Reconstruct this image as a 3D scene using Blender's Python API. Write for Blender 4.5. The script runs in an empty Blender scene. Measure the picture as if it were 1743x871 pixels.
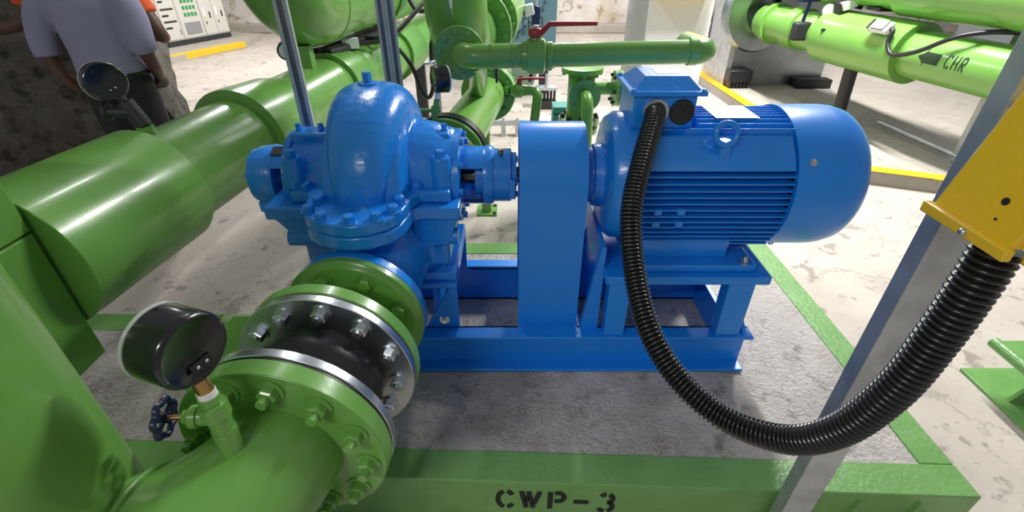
import bpy, math, random
from mathutils import Vector, Quaternion, Matrix
random.seed(7)
PI = math.pi
S = bpy.context.scene
COL = S.collection

# ------------------------------------------------------------------ camera
cam = bpy.data.cameras.new('camera'); cam.sensor_width = 36.0; cam.lens = 36.0 * 817 / 1743
cam.clip_start = 0.02
camo = bpy.data.objects.new('camera', cam); COL.objects.link(camo)
camo.location = (0, 0, 1.5); camo.rotation_euler = (math.radians(90 - 32.9), 0, 0)
S.camera = camo
S.view_settings.view_transform = 'Standard'; S.view_settings.look = 'None'
S.view_settings.gamma = 1.0; S.view_settings.use_curve_mapping = False
S.view_settings.exposure = 0.3

# ------------------------------------------------------------------ world and lamps
W = bpy.data.worlds.new('world'); S.world = W; W.use_nodes = True
W.node_tree.nodes['Background'].inputs[0].default_value = (0.95, 0.97, 1.0, 1)
W.node_tree.nodes['Background'].inputs[1].default_value = 0.21

def tube_light(name, loc, sx, sy, power, color=(1, 0.985, 0.96)):
    l = bpy.data.lights.new(name, 'AREA'); l.shape = 'RECTANGLE'; l.size = sx; l.size_y = sy
    l.energy = power; l.color = color
    o = bpy.data.objects.new(name, l); COL.objects.link(o); o.location = loc
    return o
tube_light('ceiling_tube_light', (2.3, 4.1, 3.4), 0.10, 1.5, 235)
tube_light('ceiling_tube_light', (-1.0, 3.6, 3.5), 0.10, 1.5, 32)
tube_light('ceiling_tube_light', (-1.4, -1.3, 2.7), 1.5, 0.10, 46)
tube_light('ceiling_tube_light', (-3.0, 7.4, 3.6), 0.10, 1.8, 170)
tube_light('ceiling_tube_light', (0.8, 7.2, 3.6), 0.10, 1.8, 135)
tube_light('ceiling_tube_light', (3.6, 8.2, 3.6), 0.10, 1.8, 90)

# ------------------------------------------------------------------ materials
MATS = {}
def mat(name, col, rough=0.4, metal=0.0, col2=None, nscale=6.0, bump=0.0, bscale=40.0, coat=0.0, lo=0.4, hi=0.65, detail=6.0, spec=0.5, alpha=None):
    m = bpy.data.materials.new(name); m.use_nodes = True
    nt = m.node_tree; b = nt.nodes['Principled BSDF']
    b.inputs['Base Color'].default_value = (*col, 1); b.inputs['Roughness'].default_value = rough
    b.inputs['Metallic'].default_value = metal; b.inputs['Coat Weight'].default_value = coat
    b.inputs['Coat Roughness'].default_value = 0.12
    b.inputs['Specular IOR Level'].default_value = spec
    tc = nt.nodes.new('ShaderNodeTexCoord')
    if col2 is not None:
        n = nt.nodes.new('ShaderNodeTexNoise'); n.inputs['Scale'].default_value = nscale; n.inputs['Detail'].default_value = detail
        r = nt.nodes.new('ShaderNodeValToRGB')
        r.color_ramp.elements[0].position = lo; r.color_ramp.elements[0].color = (*col, 1)
        r.color_ramp.elements[1].position = hi; r.color_ramp.elements[1].color = (*col2, 1)
        nt.links.new(tc.outputs['Object'], n.inputs['Vector']); nt.links.new(n.outputs['Fac'], r.inputs['Fac'])
        nt.links.new(r.outputs['Color'], b.inputs['Base Color'])
    if bump > 0:
        n2 = nt.nodes.new('ShaderNodeTexNoise'); n2.inputs['Scale'].default_value = bscale; n2.inputs['Detail'].default_value = 3
        bp = nt.nodes.new('ShaderNodeBump'); bp.inputs['Strength'].default_value = bump; bp.inputs['Distance'].default_value = 0.01
        nt.links.new(tc.outputs['Object'], n2.inputs['Vector']); nt.links.new(n2.outputs['Fac'], bp.inputs['Height'])
        nt.links.new(bp.outputs['Normal'], b.inputs['Normal'])
    MATS[name] = m
    return m

GREEN = mat('green_enamel', (0.128, 0.315, 0.058), 0.28, col2=(0.145, 0.345, 0.07), nscale=3, bump=0.06, bscale=22, coat=0.25)
GREEN_LIT = mat('green_enamel_lit', (0.165, 0.385, 0.070), 0.30, col2=(0.185, 0.41, 0.08), nscale=3, bump=0.05, bscale=18, coat=0.25)  # same green enamel, bright light on the pipes put into its base colour
GREENB = mat('border_green_paint', (0.155, 0.35, 0.095), 0.33, col2=(0.185, 0.385, 0.12), nscale=9, bump=0.22, bscale=60, coat=0.15)
BLUE = mat('blue_enamel', (0.008, 0.215, 0.74), 0.26, col2=(0.010, 0.24, 0.80), nscale=4, bump=0.16, bscale=45, coat=0.25)
BLUES = mat('blue_sheet_enamel', (0.008, 0.23, 0.80), 0.32, coat=0.2)
ZINC = mat('zinc_plate', (0.62, 0.65, 0.68), 0.28, 1.0, col2=(0.5, 0.53, 0.57), nscale=12, bump=0.05, bscale=30)
GALV = mat('galvanised_steel', (0.56, 0.58, 0.60), 0.45, 0.7, col2=(0.44, 0.46, 0.49), nscale=14, bump=0.04, bscale=30)
SHEET = mat('galvanised_sheet', (0.42, 0.46, 0.46), 0.33, 1.0, col2=(0.34, 0.38, 0.38), nscale=5, bump=0.05, bscale=9)
BLACKR = mat('black_rubber', (0.012, 0.012, 0.014), 0.38, bump=0.05, bscale=30)
BLACKP = mat('black_plastic', (0.010, 0.010, 0.012), 0.20, coat=0.3)
BLACKG = mat('black_gloss_conduit', (0.010, 0.010, 0.011), 0.24, coat=0.35)
DARKM = mat('dark_steel', (0.035, 0.036, 0.04), 0.5, 0.3, bump=0.1, bscale=30)
GALVS = mat('strut_zinc', (0.50, 0.52, 0.54), 0.45, 0.35, col2=(0.42, 0.44, 0.46), nscale=14)
STEELD = mat('shaft_steel', (0.12, 0.11, 0.10), 0.25, 1.0)
BRASS = mat('brass', (0.45, 0.28, 0.12), 0.35, 1.0)
WHITEP = mat('white_tape', (0.8, 0.8, 0.8), 0.5)
STICK = mat('paper_sticker', (0.82, 0.84, 0.86), 0.45, col2=(0.72, 0.74, 0.77), nscale=60)
YEL = mat('yellow_enamel', (0.74, 0.46, 0.008), 0.3, col2=(0.78, 0.50, 0.012), nscale=4, bump=0.12, bscale=35, coat=0.3)
YELK = mat('yellow_kerb_paint', (0.78, 0.48, 0.015), 0.5, col2=(0.6, 0.38, 0.05), nscale=14, lo=0.55, hi=0.75)
RED = mat('red_lever', (0.36, 0.018, 0.015), 0.35, coat=0.2)
NAVY = mat('navy_plastic', (0.006, 0.009, 0.05), 0.28, coat=0.2)
WHITEW = mat('white_pillar_paint', (0.72, 0.73, 0.75), 0.5, bump=0.05, bscale=10)
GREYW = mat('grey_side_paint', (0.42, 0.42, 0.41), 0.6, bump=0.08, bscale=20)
CAB = mat('cabinet_paint', (0.62, 0.60, 0.56), 0.42)
CABD = mat('cabinet_dark', (0.03, 0.032, 0.035), 0.5)
CABG = mat('cabinet_grille_grey', (0.27, 0.27, 0.28), 0.5)
CABGR = mat('indicator_green', (0.03, 0.32, 0.08), 0.4)
TEAL = mat('teal_grey_enamel', (0.10, 0.20, 0.24), 0.4, bump=0.08, bscale=30)
TEALB = mat('teal_rubber', (0.02, 0.22, 0.20), 0.5)
SILV = mat('silver_cladding', (0.62, 0.61, 0.60), 0.30, 0.85, bump=0.06, bscale=6)
INK = mat('black_stencil_ink', (0.010, 0.012, 0.010), 0.6)
INKG = mat('dark_stencil_ink', (0.012, 0.035, 0.012), 0.6)
SHIRT = mat('lavender_shirt_cloth', (0.25, 0.25, 0.37), 0.85, bump=0.35, bscale=9)
ORANGE = mat('orange_shirt_cloth', (0.62, 0.085, 0.012), 0.8, bump=0.3, bscale=9)
JEANS = mat('black_trouser_cloth', (0.013, 0.014, 0.019), 0.85, bump=0.3, bscale=14)
BJEANS = mat('dark_blue_jeans', (0.03, 0.04, 0.08), 0.85, bump=0.3, bscale=14)
SKIN = mat('brown_skin', (0.085, 0.042, 0.027), 0.5)
HAIR = mat('black_hair', (0.008, 0.007, 0.007), 0.6, bump=0.5, bscale=60)
BELT = mat('black_leather', (0.01, 0.01, 0.012), 0.35)
GLASS = mat('clear_rim_plastic', (0.55, 0.58, 0.56), 0.15, coat=0.5)

def concrete(name, base, dark, light, scale, bump, blotch=(0.62, 0.70), stain=None):
    m = bpy.data.materials.new(name); m.use_nodes = True; nt = m.node_tree; b = nt.nodes['Principled BSDF']
    tc = nt.nodes.new('ShaderNodeTexCoord')
    def noise(sc, det, rough=0.6):
        n = nt.nodes.new('ShaderNodeTexNoise'); n.inputs['Scale'].default_value = sc; n.inputs['Detail'].default_value = det
        n.inputs['Roughness'].default_value = rough
        nt.links.new(tc.outputs['Object'], n.inputs['Vector']); return n
    def ramp(n, p0, c0, p1, c1):
        r = nt.nodes.new('ShaderNodeValToRGB'); e = r.color_ramp.elements
        e[0].position = p0; e[0].color = (*c0, 1); e[1].position = p1; e[1].color = (*c1, 1)
        nt.links.new(n.outputs['Fac'], r.inputs['Fac']); return r
    def mix(f, a, c):
        x = nt.nodes.new('ShaderNodeMix'); x.data_type = 'RGBA'
        nt.links.new(f, x.inputs['Factor']); nt.links.new(a, x.inputs[6]); nt.links.new(c, x.inputs[7]); return x.outputs[2]
    r1 = ramp(noise(scale, 8), 0.3, base, 0.7, light)
    n2 = noise(scale * 2.6, 5, 0.55)
    f2 = ramp(n2, blotch[0], (0, 0, 0), blotch[1], (1, 1, 1))
    rgb = nt.nodes.new('ShaderNodeRGB'); rgb.outputs[0].default_value = (*dark, 1)
    c = mix(f2.outputs['Color'], r1.outputs['Color'], rgb.outputs[0])
    f5 = ramp(noise(scale * 11, 4, 0.6), 0.64, (0, 0, 0), 0.70, (0.7, 0.7, 0.7))
    c = mix(f5.outputs['Color'], c, rgb.outputs[0])
    wv = nt.nodes.new('ShaderNodeTexVoronoi'); wv.feature = 'DISTANCE_TO_EDGE'; wv.inputs['Scale'].default_value = scale * 0.28
    nz = noise(scale * 0.9, 6); va_ = nt.nodes.new('ShaderNodeVectorMath'); va_.operation = 'ADD'
    nt.links.new(tc.outputs['Object'], va_.inputs[0]); nt.links.new(nz.outputs['Color'], va_.inputs[1]); nt.links.new(va_.outputs[0], wv.inputs['Vector'])
    f6 = nt.nodes.new('ShaderNodeValToRGB'); f6.color_ramp.elements[0].position = 0.0; f6.color_ramp.elements[0].color = (0.75, 0.75, 0.75, 1); f6.color_ramp.elements[1].position = 0.012; f6.color_ramp.elements[1].color = (0, 0, 0, 1)
    nt.links.new(wv.outputs['Distance'], f6.inputs['Fac']); c = mix(f6.outputs['Color'], c, rgb.outputs[0])
    if stain:
        f3 = ramp(noise(scale * 0.45, 7, 0.65), 0.52, (0, 0, 0), 0.72, (0.8, 0.8, 0.8))
        rgb2 = nt.nodes.new('ShaderNodeRGB'); rgb2.outputs[0].default_value = (*stain, 1)
        c = mix(f3.outputs['Color'], c, rgb2.outputs[0])
    nt.links.new(c, b.inputs['Base Color']); b.inputs['Roughness'].default_value = 0.7
    n4 = noise(scale * 14, 6); bp = nt.nodes.new('ShaderNodeBump'); bp.inputs['Strength'].default_value = bump; bp.inputs['Distance'].default_value = 0.02
    nt.links.new(n4.outputs['Fac'], bp.inputs['Height']); nt.links.new(bp.outputs['Normal'], b.inputs['Normal'])
    return m
FLOORM = concrete('worn_cream_floor', (0.46, 0.405, 0.355), (0.30, 0.265, 0.235), (0.56, 0.505, 0.45), 3.2, 0.12, (0.60, 0.66))
PLINTHM = concrete('rough_grey_concrete', (0.53, 0.485, 0.45), (0.30, 0.265, 0.24), (0.68, 0.635, 0.60), 6, 0.8, (0.57, 0.72), (0.27, 0.235, 0.205))
KERBC = concrete('kerb_concrete', (0.40, 0.36, 0.31), (0.28, 0.25, 0.22), (0.47, 0.43, 0.38), 6, 0.3)
ROCKM = concrete('dark_rock', (0.09, 0.08, 0.065), (0.03, 0.026, 0.02), (0.16, 0.145, 0.12), 3.5, 1.0, (0.5, 0.65), (0.05, 0.035, 0.02))
WALLM = concrete('peeling_white_wall', (0.60, 0.55, 0.50), (0.30, 0.22, 0.15), (0.80, 0.77, 0.74), 1.8, 0.8, (0.56, 0.63), (0.52, 0.40, 0.28))

# ------------------------------------------------------------------ mesh helpers
def frame(d):
    d = Vector(d).normalized()
    u = d.cross(Vector((0, 0, 1)))
    if u.length < 1e-4: u = Vector((1, 0, 0))
    u.normalize(); return d, u, u.cross(d).normalized()

class MB:
    def __init__(s): s.v = []; s.f = []
    def add(s, v, f):
        o = len(s.v); s.v += [tuple(p) for p in v]; s.f += [tuple(i + o for i in q) for q in f]; return s
    def box(s, x0, x1, y0, y1, z0, z1):
        v = [(x, y, z) for z in (z0, z1) for y in (y0, y1) for x in (x0, x1)]
        return s.add(v, [(0, 2, 3, 1), (4, 5, 7, 6), (0, 1, 5, 4), (2, 6, 7, 3), (0, 4, 6, 2), (1, 3, 7, 5)])
    def obox(s, c, ax, ay, az):
        c = Vector(c); ax = Vector(ax); ay = Vector(ay); az = Vector(az)
        v = [c + ax * i + ay * j + az * k for k in (-1, 1) for j in (-1, 1) for i in (-1, 1)]
        return s.add(v, [(0, 2, 3, 1), (4, 5, 7, 6), (0, 1, 5, 4), (2, 6, 7, 3), (0, 4, 6, 2), (1, 3, 7, 5)])
    def lathe(s, prof, o, d, seg=32, caps=True, a0=0, a1=2 * PI):
        d, u, w = frame(d); o = Vector(o); full = abs(a1 - a0 - 2 * PI) < 1e-6; n = seg if full else seg + 1
        v = []; f = []
        for (t, r) in prof:
            for i in range(n):
                a = a0 + (a1 - a0) * i / seg
                v.append(o + d * t + (u * math.cos(a) + w * math.sin(a)) * r)
        for j in range(len(prof) - 1):
            for i in range(n if full else n - 1):
                k = (i + 1) % n
                f.append((j * n + i, j * n + k, (j + 1) * n + k, (j + 1) * n + i))
        if caps and full:
            if prof[0][1] > 1e-5: f.append(tuple(reversed(range(n))))
            if prof[-1][1] > 1e-5: f.append(tuple((len(prof) - 1) * n + i for i in range(n)))
        return s.add(v, f)
    def cyl(s, p0, p1, r0, r1=None, seg=24):
        p0 = Vector(p0); p1 = Vector(p1); L = (p1 - p0).length
        return s.lathe([(0, r0), (L, r0 if r1 is None else r1)], p0, p1 - p0, seg)
    def ring(s, o, d, t0, t1, r0, r1, seg=40):
        return s.lathe([(t0, r0), (t0, r1), (t1, r1), (t1, r0), (t0, r0)], o, d, seg, False)
    def tube(s, path, r, seg=16, caps=True, sq=None):
        P = [Vector(p) for p in path]; n = len(P); v = []; f = []
        R = r if isinstance(r, (list, tuple)) else [r] * n
        t = (P[1] - P[0]).normalized(); _, u, w = frame(t)
        for i in range(n):
            tn = (P[min(i + 1, n - 1)] - P[max(i - 1, 0)]).normalized()
            q = t.rotation_difference(tn); u = q @ u; t = tn; w = t.cross(u).normalized(); u = w.cross(t).normalized()
            for k in range(seg):
                a = 2 * PI * k / seg
                c, sn = math.cos(a), math.sin(a)
                if sq: e = sq[i] if isinstance(sq, list) else sq; c *= e[0]; sn *= e[1]
                v.append(P[i] + (u * c + w * sn) * R[i])
        for i in range(n - 1):
            for k in range(seg):
                m = (k + 1) % seg
                f.append((i * seg + k, i * seg + m, (i + 1) * seg + m, (i + 1) * seg + k))
        if caps:
            f.append(tuple(reversed(range(seg)))); f.append(tuple((n - 1) * seg + k for k in range(seg)))
        return s.add(v, f)
    def prism(s, poly, z0, z1):
        n = len(poly)
        v = [(x, y, z0) for x, y in poly] + [(x, y, z1) for x, y in poly]
        a = sum(poly[i][0] * poly[(i + 1) % n][1] - poly[(i + 1) % n][0] * poly[i][1] for i in range(n))
        f = [(i, (i + 1) % n, n + (i + 1) % n, n + i) for i in range(n)] + [tuple(reversed(range(n))), tuple(range(n, 2 * n))]
        if a < 0: f = [tuple(reversed(q)) for q in f]
        return s.add(v, f)
    def prismx(s, poly, x0, x1):     # polygon in (y, z)
        n = len(poly)
        v = [(x0, y, z) for y, z in poly] + [(x1, y, z) for y, z in poly]
        a = sum(poly[i][0] * poly[(i + 1) % n][1] - poly[(i + 1) % n][0] * poly[i][1] for i in range(n))
        f = [(i, (i + 1) % n, n + (i + 1) % n, n + i) for i in range(n)] + [tuple(reversed(range(n))), tuple(range(n, 2 * n))]
        if a < 0: f = [tuple(reversed(q)) for q in f]
        return s.add(v, f)
    def prismy(s, poly, y0, y1):     # polygon in (x, z)
        n = len(poly)
        v = [(x, y0, z) for x, z in poly] + [(x, y1, z) for x, z in poly]
        a = sum(poly[i][0] * poly[(i + 1) % n][1] - poly[(i + 1) % n][0] * poly[i][1] for i in range(n))
        f = [(i, (i + 1) % n, n + (i + 1) % n, n + i) for i in range(n)] + [tuple(reversed(range(n))), tuple(range(n, 2 * n))]
        if a > 0: f = [tuple(reversed(q)) for q in f]
        return s.add(v, f)
    def ball(s, c, rx, ry=None, rz=None, seg=16, rings=10):
        ry = ry or rx; rz = rz or rx
        v = []; f = []
        for j in range(rings + 1):
            a = -PI / 2 + PI * j / rings
            for i in range(seg):
                b = 2 * PI * i / seg
                v.append((c[0] + rx * math.cos(a) * math.cos(b), c[1] + ry * math.cos(a) * math.sin(b), c[2] + rz * math.sin(a)))
        for j in range(rings):
            for i in range(seg):
                k = (i + 1) % seg
                f.append((j * seg + i, j * seg + k, (j + 1) * seg + k, (j + 1) * seg + i))
        return s.add(v, f)
    def torus(s, o, d, R, r, seg=32, sub=10):
        d, u, w = frame(d); o = Vector(o); v = []; f = []
        for i in range(seg):
            a = 2 * PI * i / seg; e = u * math.cos(a) + w * math.sin(a)
            for k in range(sub):
                b = 2 * PI * k / sub
                v.append(o + e * (R + r * math.cos(b)) + d * r * math.sin(b))
        for i in range(seg):
            for k in range(sub):
                i2 = (i + 1) % seg; k2 = (k + 1) % sub
                f.append((i * sub + k, i2 * sub + k, i2 * sub + k2, i * sub + k2))
        return s.add(v, f)
    def mesh(s, name, sharp=38):
        me = bpy.data.meshes.new(name); me.from_pydata(s.v, [], s.f); me.update()
        me.polygons.foreach_set('use_smooth', [True] * len(me.polygons))
        me.set_sharp_from_angle(angle=math.radians(sharp))
        return me
    def build(s, name, m, parent=None, bevel=0, remesh=0, smooth=4, sharp=38):
        xs = list(zip(*s.v)); c = Vector([(min(a) + max(a)) / 2 for a in xs])
        if parent is None: c.z = min(xs[2])
        s.v = [(p[0] - c.x, p[1] - c.y, p[2] - c.z) for p in s.v]
        me = s.mesh(name, 180 if remesh else sharp); me.materials.append(m)
        o = bpy.data.objects.new(name, me); COL.objects.link(o)
        WL[o.name] = c.copy()
        if parent is not None:
            o.parent = parent; o.location = c - WL[parent.name]
        else: o.location = c
        if remesh:
            r = o.modifiers.new('remesh', 'REMESH'); r.mode = 'VOXEL'; r.voxel_size = remesh; r.use_smooth_shade = True
            if smooth:
                k = o.modifiers.new('smooth', 'SMOOTH'); k.factor = 0.6; k.iterations = smooth
        if bevel:
            b = o.modifiers.new('bevel', 'BEVEL'); b.width = bevel; b.segments = 2; b.limit_method = 'ANGLE'; b.angle_limit = math.radians(50)
            b.harden_normals = False
        return o
WL = {}
def thing(name, label, cat, loc, group=None):
    o = bpy.data.objects.new(name, None); COL.objects.link(o); o.location = loc; o.empty_display_size = 0.05
    WL[o.name] = Vector(loc); return tag(o, label, cat, group)
def tag(o, label, cat, group=None):
    o['label'] = label; o['category'] = cat
    if group: o['group'] = group
    return o
def struct(o): o['kind'] = 'structure'; return o
def place(me, name, m, parent, pos, d=(0, 0, 1), spin=0.0, label=None):
    if not me.materials: me.materials.append(m)
    o = bpy.data.objects.new(name, me); COL.objects.link(o)
    if me.materials[0] != m: o.material_slots[0].link = 'OBJECT'; o.material_slots[0].material = m
    o.parent = parent; o.location = Vector(pos) - (WL[parent.name] if parent else Vector((0, 0, 0)))
    q = Vector((0, 0, 1)).rotation_difference(Vector(d).normalized()) @ Quaternion((0, 0, 1), spin)
    o.rotation_mode = 'QUATERNION'; o.rotation_quaternion = q
    WL[o.name] = Vector(pos)
    if label: o['label'] = label
    return o
def hexbolt(r, h, wash=0.0, stud=0.0, name='bolt'):
    b = MB()
    if wash: b.lathe([(0, wash), (r * 0.18, wash)], (0, 0, 0), (0, 0, 1), 20)
    z0 = r * 0.18 if wash else 0
    pr = [(z0, r), (h * 0.86, r), (h, r * 0.84)]
    b.lathe(pr, (0, 0, 0), (0, 0, 1), 6)
    if stud: b.cyl((0, 0, h), (0, 0, h + stud), r * 0.55, seg=12)
    return b.mesh(name, 30)
def bolt_circle(me, name, m, parent, o, d, R, n, a0=0.0, skip=()):
    d, u, w = frame(d); o = Vector(o)
    for i in range(n):
        if i in skip: continue
        a = a0 + 2 * PI * i / n
        place(me, name, m, parent, o + (u * math.cos(a) + w * math.sin(a)) * R, d, random.random())
def bez(pts, n=12):   # Catmull-Rom
    P = [Vector(p) for p in pts]; out = []
    for i in range(len(P) - 1):
        p0 = P[max(i - 1, 0)]; p1 = P[i]; p2 = P[i + 1]; p3 = P[min(i + 2, len(P) - 1)]
        for k in range(n):
            t = k / n
            out.append(0.5 * ((2 * p1) + (p2 - p0) * t + (2 * p0 - 5 * p1 + 4 * p2 - p3) * t * t + (3 * p1 - p0 - 3 * p2 + p3) * t ** 3))
    out.append(P[-1]); return out
def arc_path(p0, corner, p1, R, n=10):
    p0, c, p1 = Vector(p0), Vector(corner), Vector(p1)
    a = (p0 - c).normalized(); b = (p1 - c).normalized(); ang = a.angle(b); L = R / math.tan(ang / 2)
    s = c + a * L; e = c + b * L; ctr = c + (a + b).normalized() * (R / math.sin(ang / 2))
    out = [p0, s]
    v0 = s - ctr; v1 = e - ctr; th = v0.angle(v1)
    for i in range(1, n):
        t = i / n
        out.append(ctr + (v0 * math.sin((1 - t) * th) + v1 * math.sin(t * th)) / math.sin(th))
    return out + [e, p1]

# stencil lettering -------------------------------------------------------
def arc2(cx, cy, rx, ry, a0, a1, n=8):
    return [(cx + rx * math.cos(math.radians(a0 + (a1 - a0) * i / n)), cy + ry * math.sin(math.radians(a0 + (a1 - a0) * i / n))) for i in range(n + 1)]
GLYPH = {  # strokes in a 0.8 x 1 cell
    'C': [arc2(.4, .5, .3, .42, 105, 255), arc2(.4, .5, .3, .42, 80, 35, 4), arc2(.4, .5, .3, .42, -80, -35, 4)],
    'W': [[(.04, .95), (.24, .08)], [(.30, .95), (.50, .08)], [(.52, .30), (.74, .95)], [(.22, .42), (.30, .70)]],
    'P': [[(.18, .06), (.18, .95)], [(.34, .90), (.48, .90)] + arc2(.48, .69, .22, .21, 80, -80) + [(.34, .48)]],
    '-': [[(.12, .48), (.68, .48)]],
    '3': [arc2(.38, .70, .24, .22, 150, 95, 4), arc2(.38, .70, .24, .22, 70, -75), arc2(.38, .28, .27, .24, 75, -70), arc2(.38, .28, .27, .24, -95, -155, 4)],
    'H': [[(.12, .06), (.12, .95)], [(.66, .06), (.66, .95)], [(.12, .5), (.34, .5)], [(.46, .5), (.66, .5)]],
    'R': [[(.14, .06), (.14, .95)], [(.24, .91), (.42, .91)] + arc2(.42, .70, .21, .21, 80, -80) + [(.24, .49)], [(.36, .42), (.64, .06)]],
    '2': [arc2(.38, .70, .25, .23, 150, -20) + [(.14, .08)], [(.14, .08), (.66, .08)]],
    '0': [arc2(.4, .5, .26, .42, 100, 260), arc2(.4, .5, .26, .42, 80, -80)],
}
def letters(text, h, wd, fn, adv=0.95, lift=0.0008):
    """thick-stroke letters; fn maps (x, y, lift) to a point on the surface"""
    out = []; x0 = 0
    for ch in text:
        b = MB()
        for st0 in GLYPH.get(ch, []):
            st = []
            for pa, pb_ in zip(st0[:-1], st0[1:]):
                kk = max(1, int(math.dist(pa, pb_) / 0.12))
                st += [(pa[0] + (pb_[0] - pa[0]) * q / kk, pa[1] + (pb_[1] - pa[1]) * q / kk) for q in range(kk)]
            st.append(st0[-1]); n = len(st); L = []
            for i, p in enumerate(st):
                a = st[max(i - 1, 0)]; c = st[min(i + 1, n - 1)]
                dx, dy = c[0] - a[0], c[1] - a[1]; l = math.hypot(dx, dy) or 1
                L.append((p, (-dy / l * wd / 2, dx / l * wd / 2)))
            v = []; f = []
            for p, nn in L:
                for sg in (1, -1): v.append(fn((x0 + p[0] + sg * nn[0]) * h, (p[1] + sg * nn[1]) * h, lift))
            for i in range(n - 1): f.append((2 * i, 2 * i + 1, 2 * i + 3, 2 * i + 2))
            b.add(v, f)
        x0 += adv; out.append(b)
    return out

# ================================================================== STRUCTURE
fl = MB().box(-9, 9, -2.5, 12.5, -0.1, 0.0).build('floor', FLOORM); struct(fl)
wb = MB()
nx, nz = 46, 16
vv = []; ff = []
for j in range(nz + 1):
    for i in range(nx + 1):
        vv.append((-9 + 18 * i / nx, 10.9 + random.uniform(-0.05, 0.05), 4.0 * j / nz))
for j in range(nz):
    for i in range(nx):
        a = j * (nx + 1) + i; ff.append((a, a + 1, a + nx + 2, a + nx + 1))
wb.add(vv, ff); wb.box(-9, 9, 11.0, 11.3, 0, 4.0)
struct(wb.build('wall_back', WALLM))
struct(MB().box(-9, 9, 10.62, 10.95, 0, 0.16).build('baseboard_back', KERBC, bevel=0.02))
wl = MB(); vv = []; ff = []
ny, nz = 40, 14
for j in range(nz + 1):
    for i in range(ny + 1):
        vv.append((-6.6 + random.uniform(-0.05, 0.05), 4.0 + 7.0 * i / ny, 4.0 * j / nz))
for j in range(nz):
    for i in range(ny):
        a = j * (ny + 1) + i; ff.append((a, a + ny + 1, a + ny + 2, a + 1))
struct(wl.add(vv, ff).build('wall_left', WALLM))
# dark rock pillar at left
pk = MB(); vv = []; ff = []
n1, n2 = 46, 30
outline = [(-5.6, 3.30), (-2.50, 3.36), (-2.40, 3.42), (-2.95, 4.4), (-5.6, 4.4)]
def along(poly, t):
    L = [math.dist(poly[i], poly[i + 1]) for i in range(len(poly) - 1)]; s = t * sum(L)
    for i, l in enumerate(L):
        if s <= l or i == len(L) - 1: k = s / l; return (poly[i][0] + (poly[i + 1][0] - poly[i][0]) * k, poly[i][1] + (poly[i + 1][1] - poly[i][1]) * k)
        s -= l
for j in range(n2 + 1):
    for i in range(n1 + 1):
        x, y = along(outline, i / n1); k = 0.035
        vv.append((x + random.uniform(-k, k), y + random.uniform(-k, k), 3.4 * j / n2))
for j in range(n2):
    for i in range(n1):
        a = j * (n1 + 1) + i; ff.append((a, a + 1, a + n1 + 2, a + n1 + 1))
o = struct(pk.add(vv, ff).build('wall_pillar', ROCKM, sharp=50))

# raised pad at right with yellow edge
padpoly = [(2.46, 3.39), (2.40, 6.2), (2.38, 9.5), (8, 9.5), (8, 2.11), (5.65, 2.11), (3.01, 3.17)]
pad = MB().prism(padpoly, 0, 0.1).build('floor_pad', KERBC); struct(pad)
def strip(poly, w, z0, z1, side):
    b = MB()
    for (ax, ay), (bx, by) in zip(poly[:-1], poly[1:]):
        d = Vector((bx - ax, by - ay, 0)).normalized(); n = Vector((-d.y, d.x, 0)) * side
        c = (Vector((ax, ay, 0)) + Vector((bx, by, 0))) / 2 + n * w / 2; c.z = (z0 + z1) / 2
        b.obox(c, d * ((Vector((bx - ax, by - ay, 0)).length) / 2 + 0.004), n * w / 2, (0, 0, (z1 - z0) / 2))
    return b
struct(strip([(2.38, 9.5), (2.40, 6.2), (2.46, 3.39), (3.01, 3.17), (5.65, 2.11)], 0.11, 0.085, 0.106, 1).build('trim_1', YELK, bevel=0.006))
# raised pad under the cabinets at left
padl = [(-5.30, 7.1), (-4.55, 8.95), (-6.5, 9.9), (-6.5, 6.2)]
struct(MB().prism([(-5.42, 6.8), (-4.60, 8.93), (-4.75, 9.9), (-6.5, 10.5), (-6.5, 6.6)], 0, 0.1).build('floor_plinth', KERBC))
struct(strip([(-5.425, 6.8), (-4.595, 8.93)], 0.13, 0.02, 0.107, 1).build('trim_2', YELK, bevel=0.006))

# ================================================================== PLINTH
pl = thing('pump_plinth', 'low concrete plinth edged with green paint and stencilled CWP-3 under the blue pump', 'plinth', (0, 1.4, 0))
yr, xr, xl, ym, xm = 2.13, 1.315, -2.3, 1.56, -0.62
def YF(x): return 0.812 - 0.035 * x          # the front edge runs slightly askew
w = 0.098
MB().prism([(xl, YF(xl)), (xr, YF(xr)), (xr, yr), (xm, yr), (xm, ym), (xl, ym)], 0, 0.197).build('concrete_body', PLINTHM, pl)
gb = 'painted_border'
MB().prism([(xl, YF(xl) - 0.004), (xr + 0.004, YF(xr) - 0.004), (xr + 0.004, YF(xr) + w), (xl, YF(xl) + w)], 0.0, 0.201).build(gb, GREENB, pl, bevel=0.004)
MB().prism([(xr - w, YF(xr - w) + w), (xr + 0.003, YF(xr) + w), (xr + 0.003, yr), (xr - w, yr)], 0.0, 0.2005).build(gb, GREENB, pl, bevel=0.004)
MB().box(xm, xr - w, yr - w, yr + 0.003, 0.0, 0.2005).build(gb, GREENB, pl, bevel=0.004)
MB().box(xl, xm, ym - w, ym + 0.003, 0.0, 0.2005).build(gb, GREENB, pl, bevel=0.004)
for x in (0.985, 1.155):
    MB().prismy([(x - 0.018, 0.05), (x + 0.022, 0.05), (x + 0.006, 0.172)], YF(x) - 0.012, YF(x) - 0.003).build('paint_patch', GREENB, pl)
for b in letters('CWP-3', 0.098, 0.20, lambda a, b, l: (-0.050 + a * 0.80, YF(-0.050 + a * 0.80) - 0.0045 - l, 0.066 + b)): b.build('stencil_letter', INK, pl)

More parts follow.
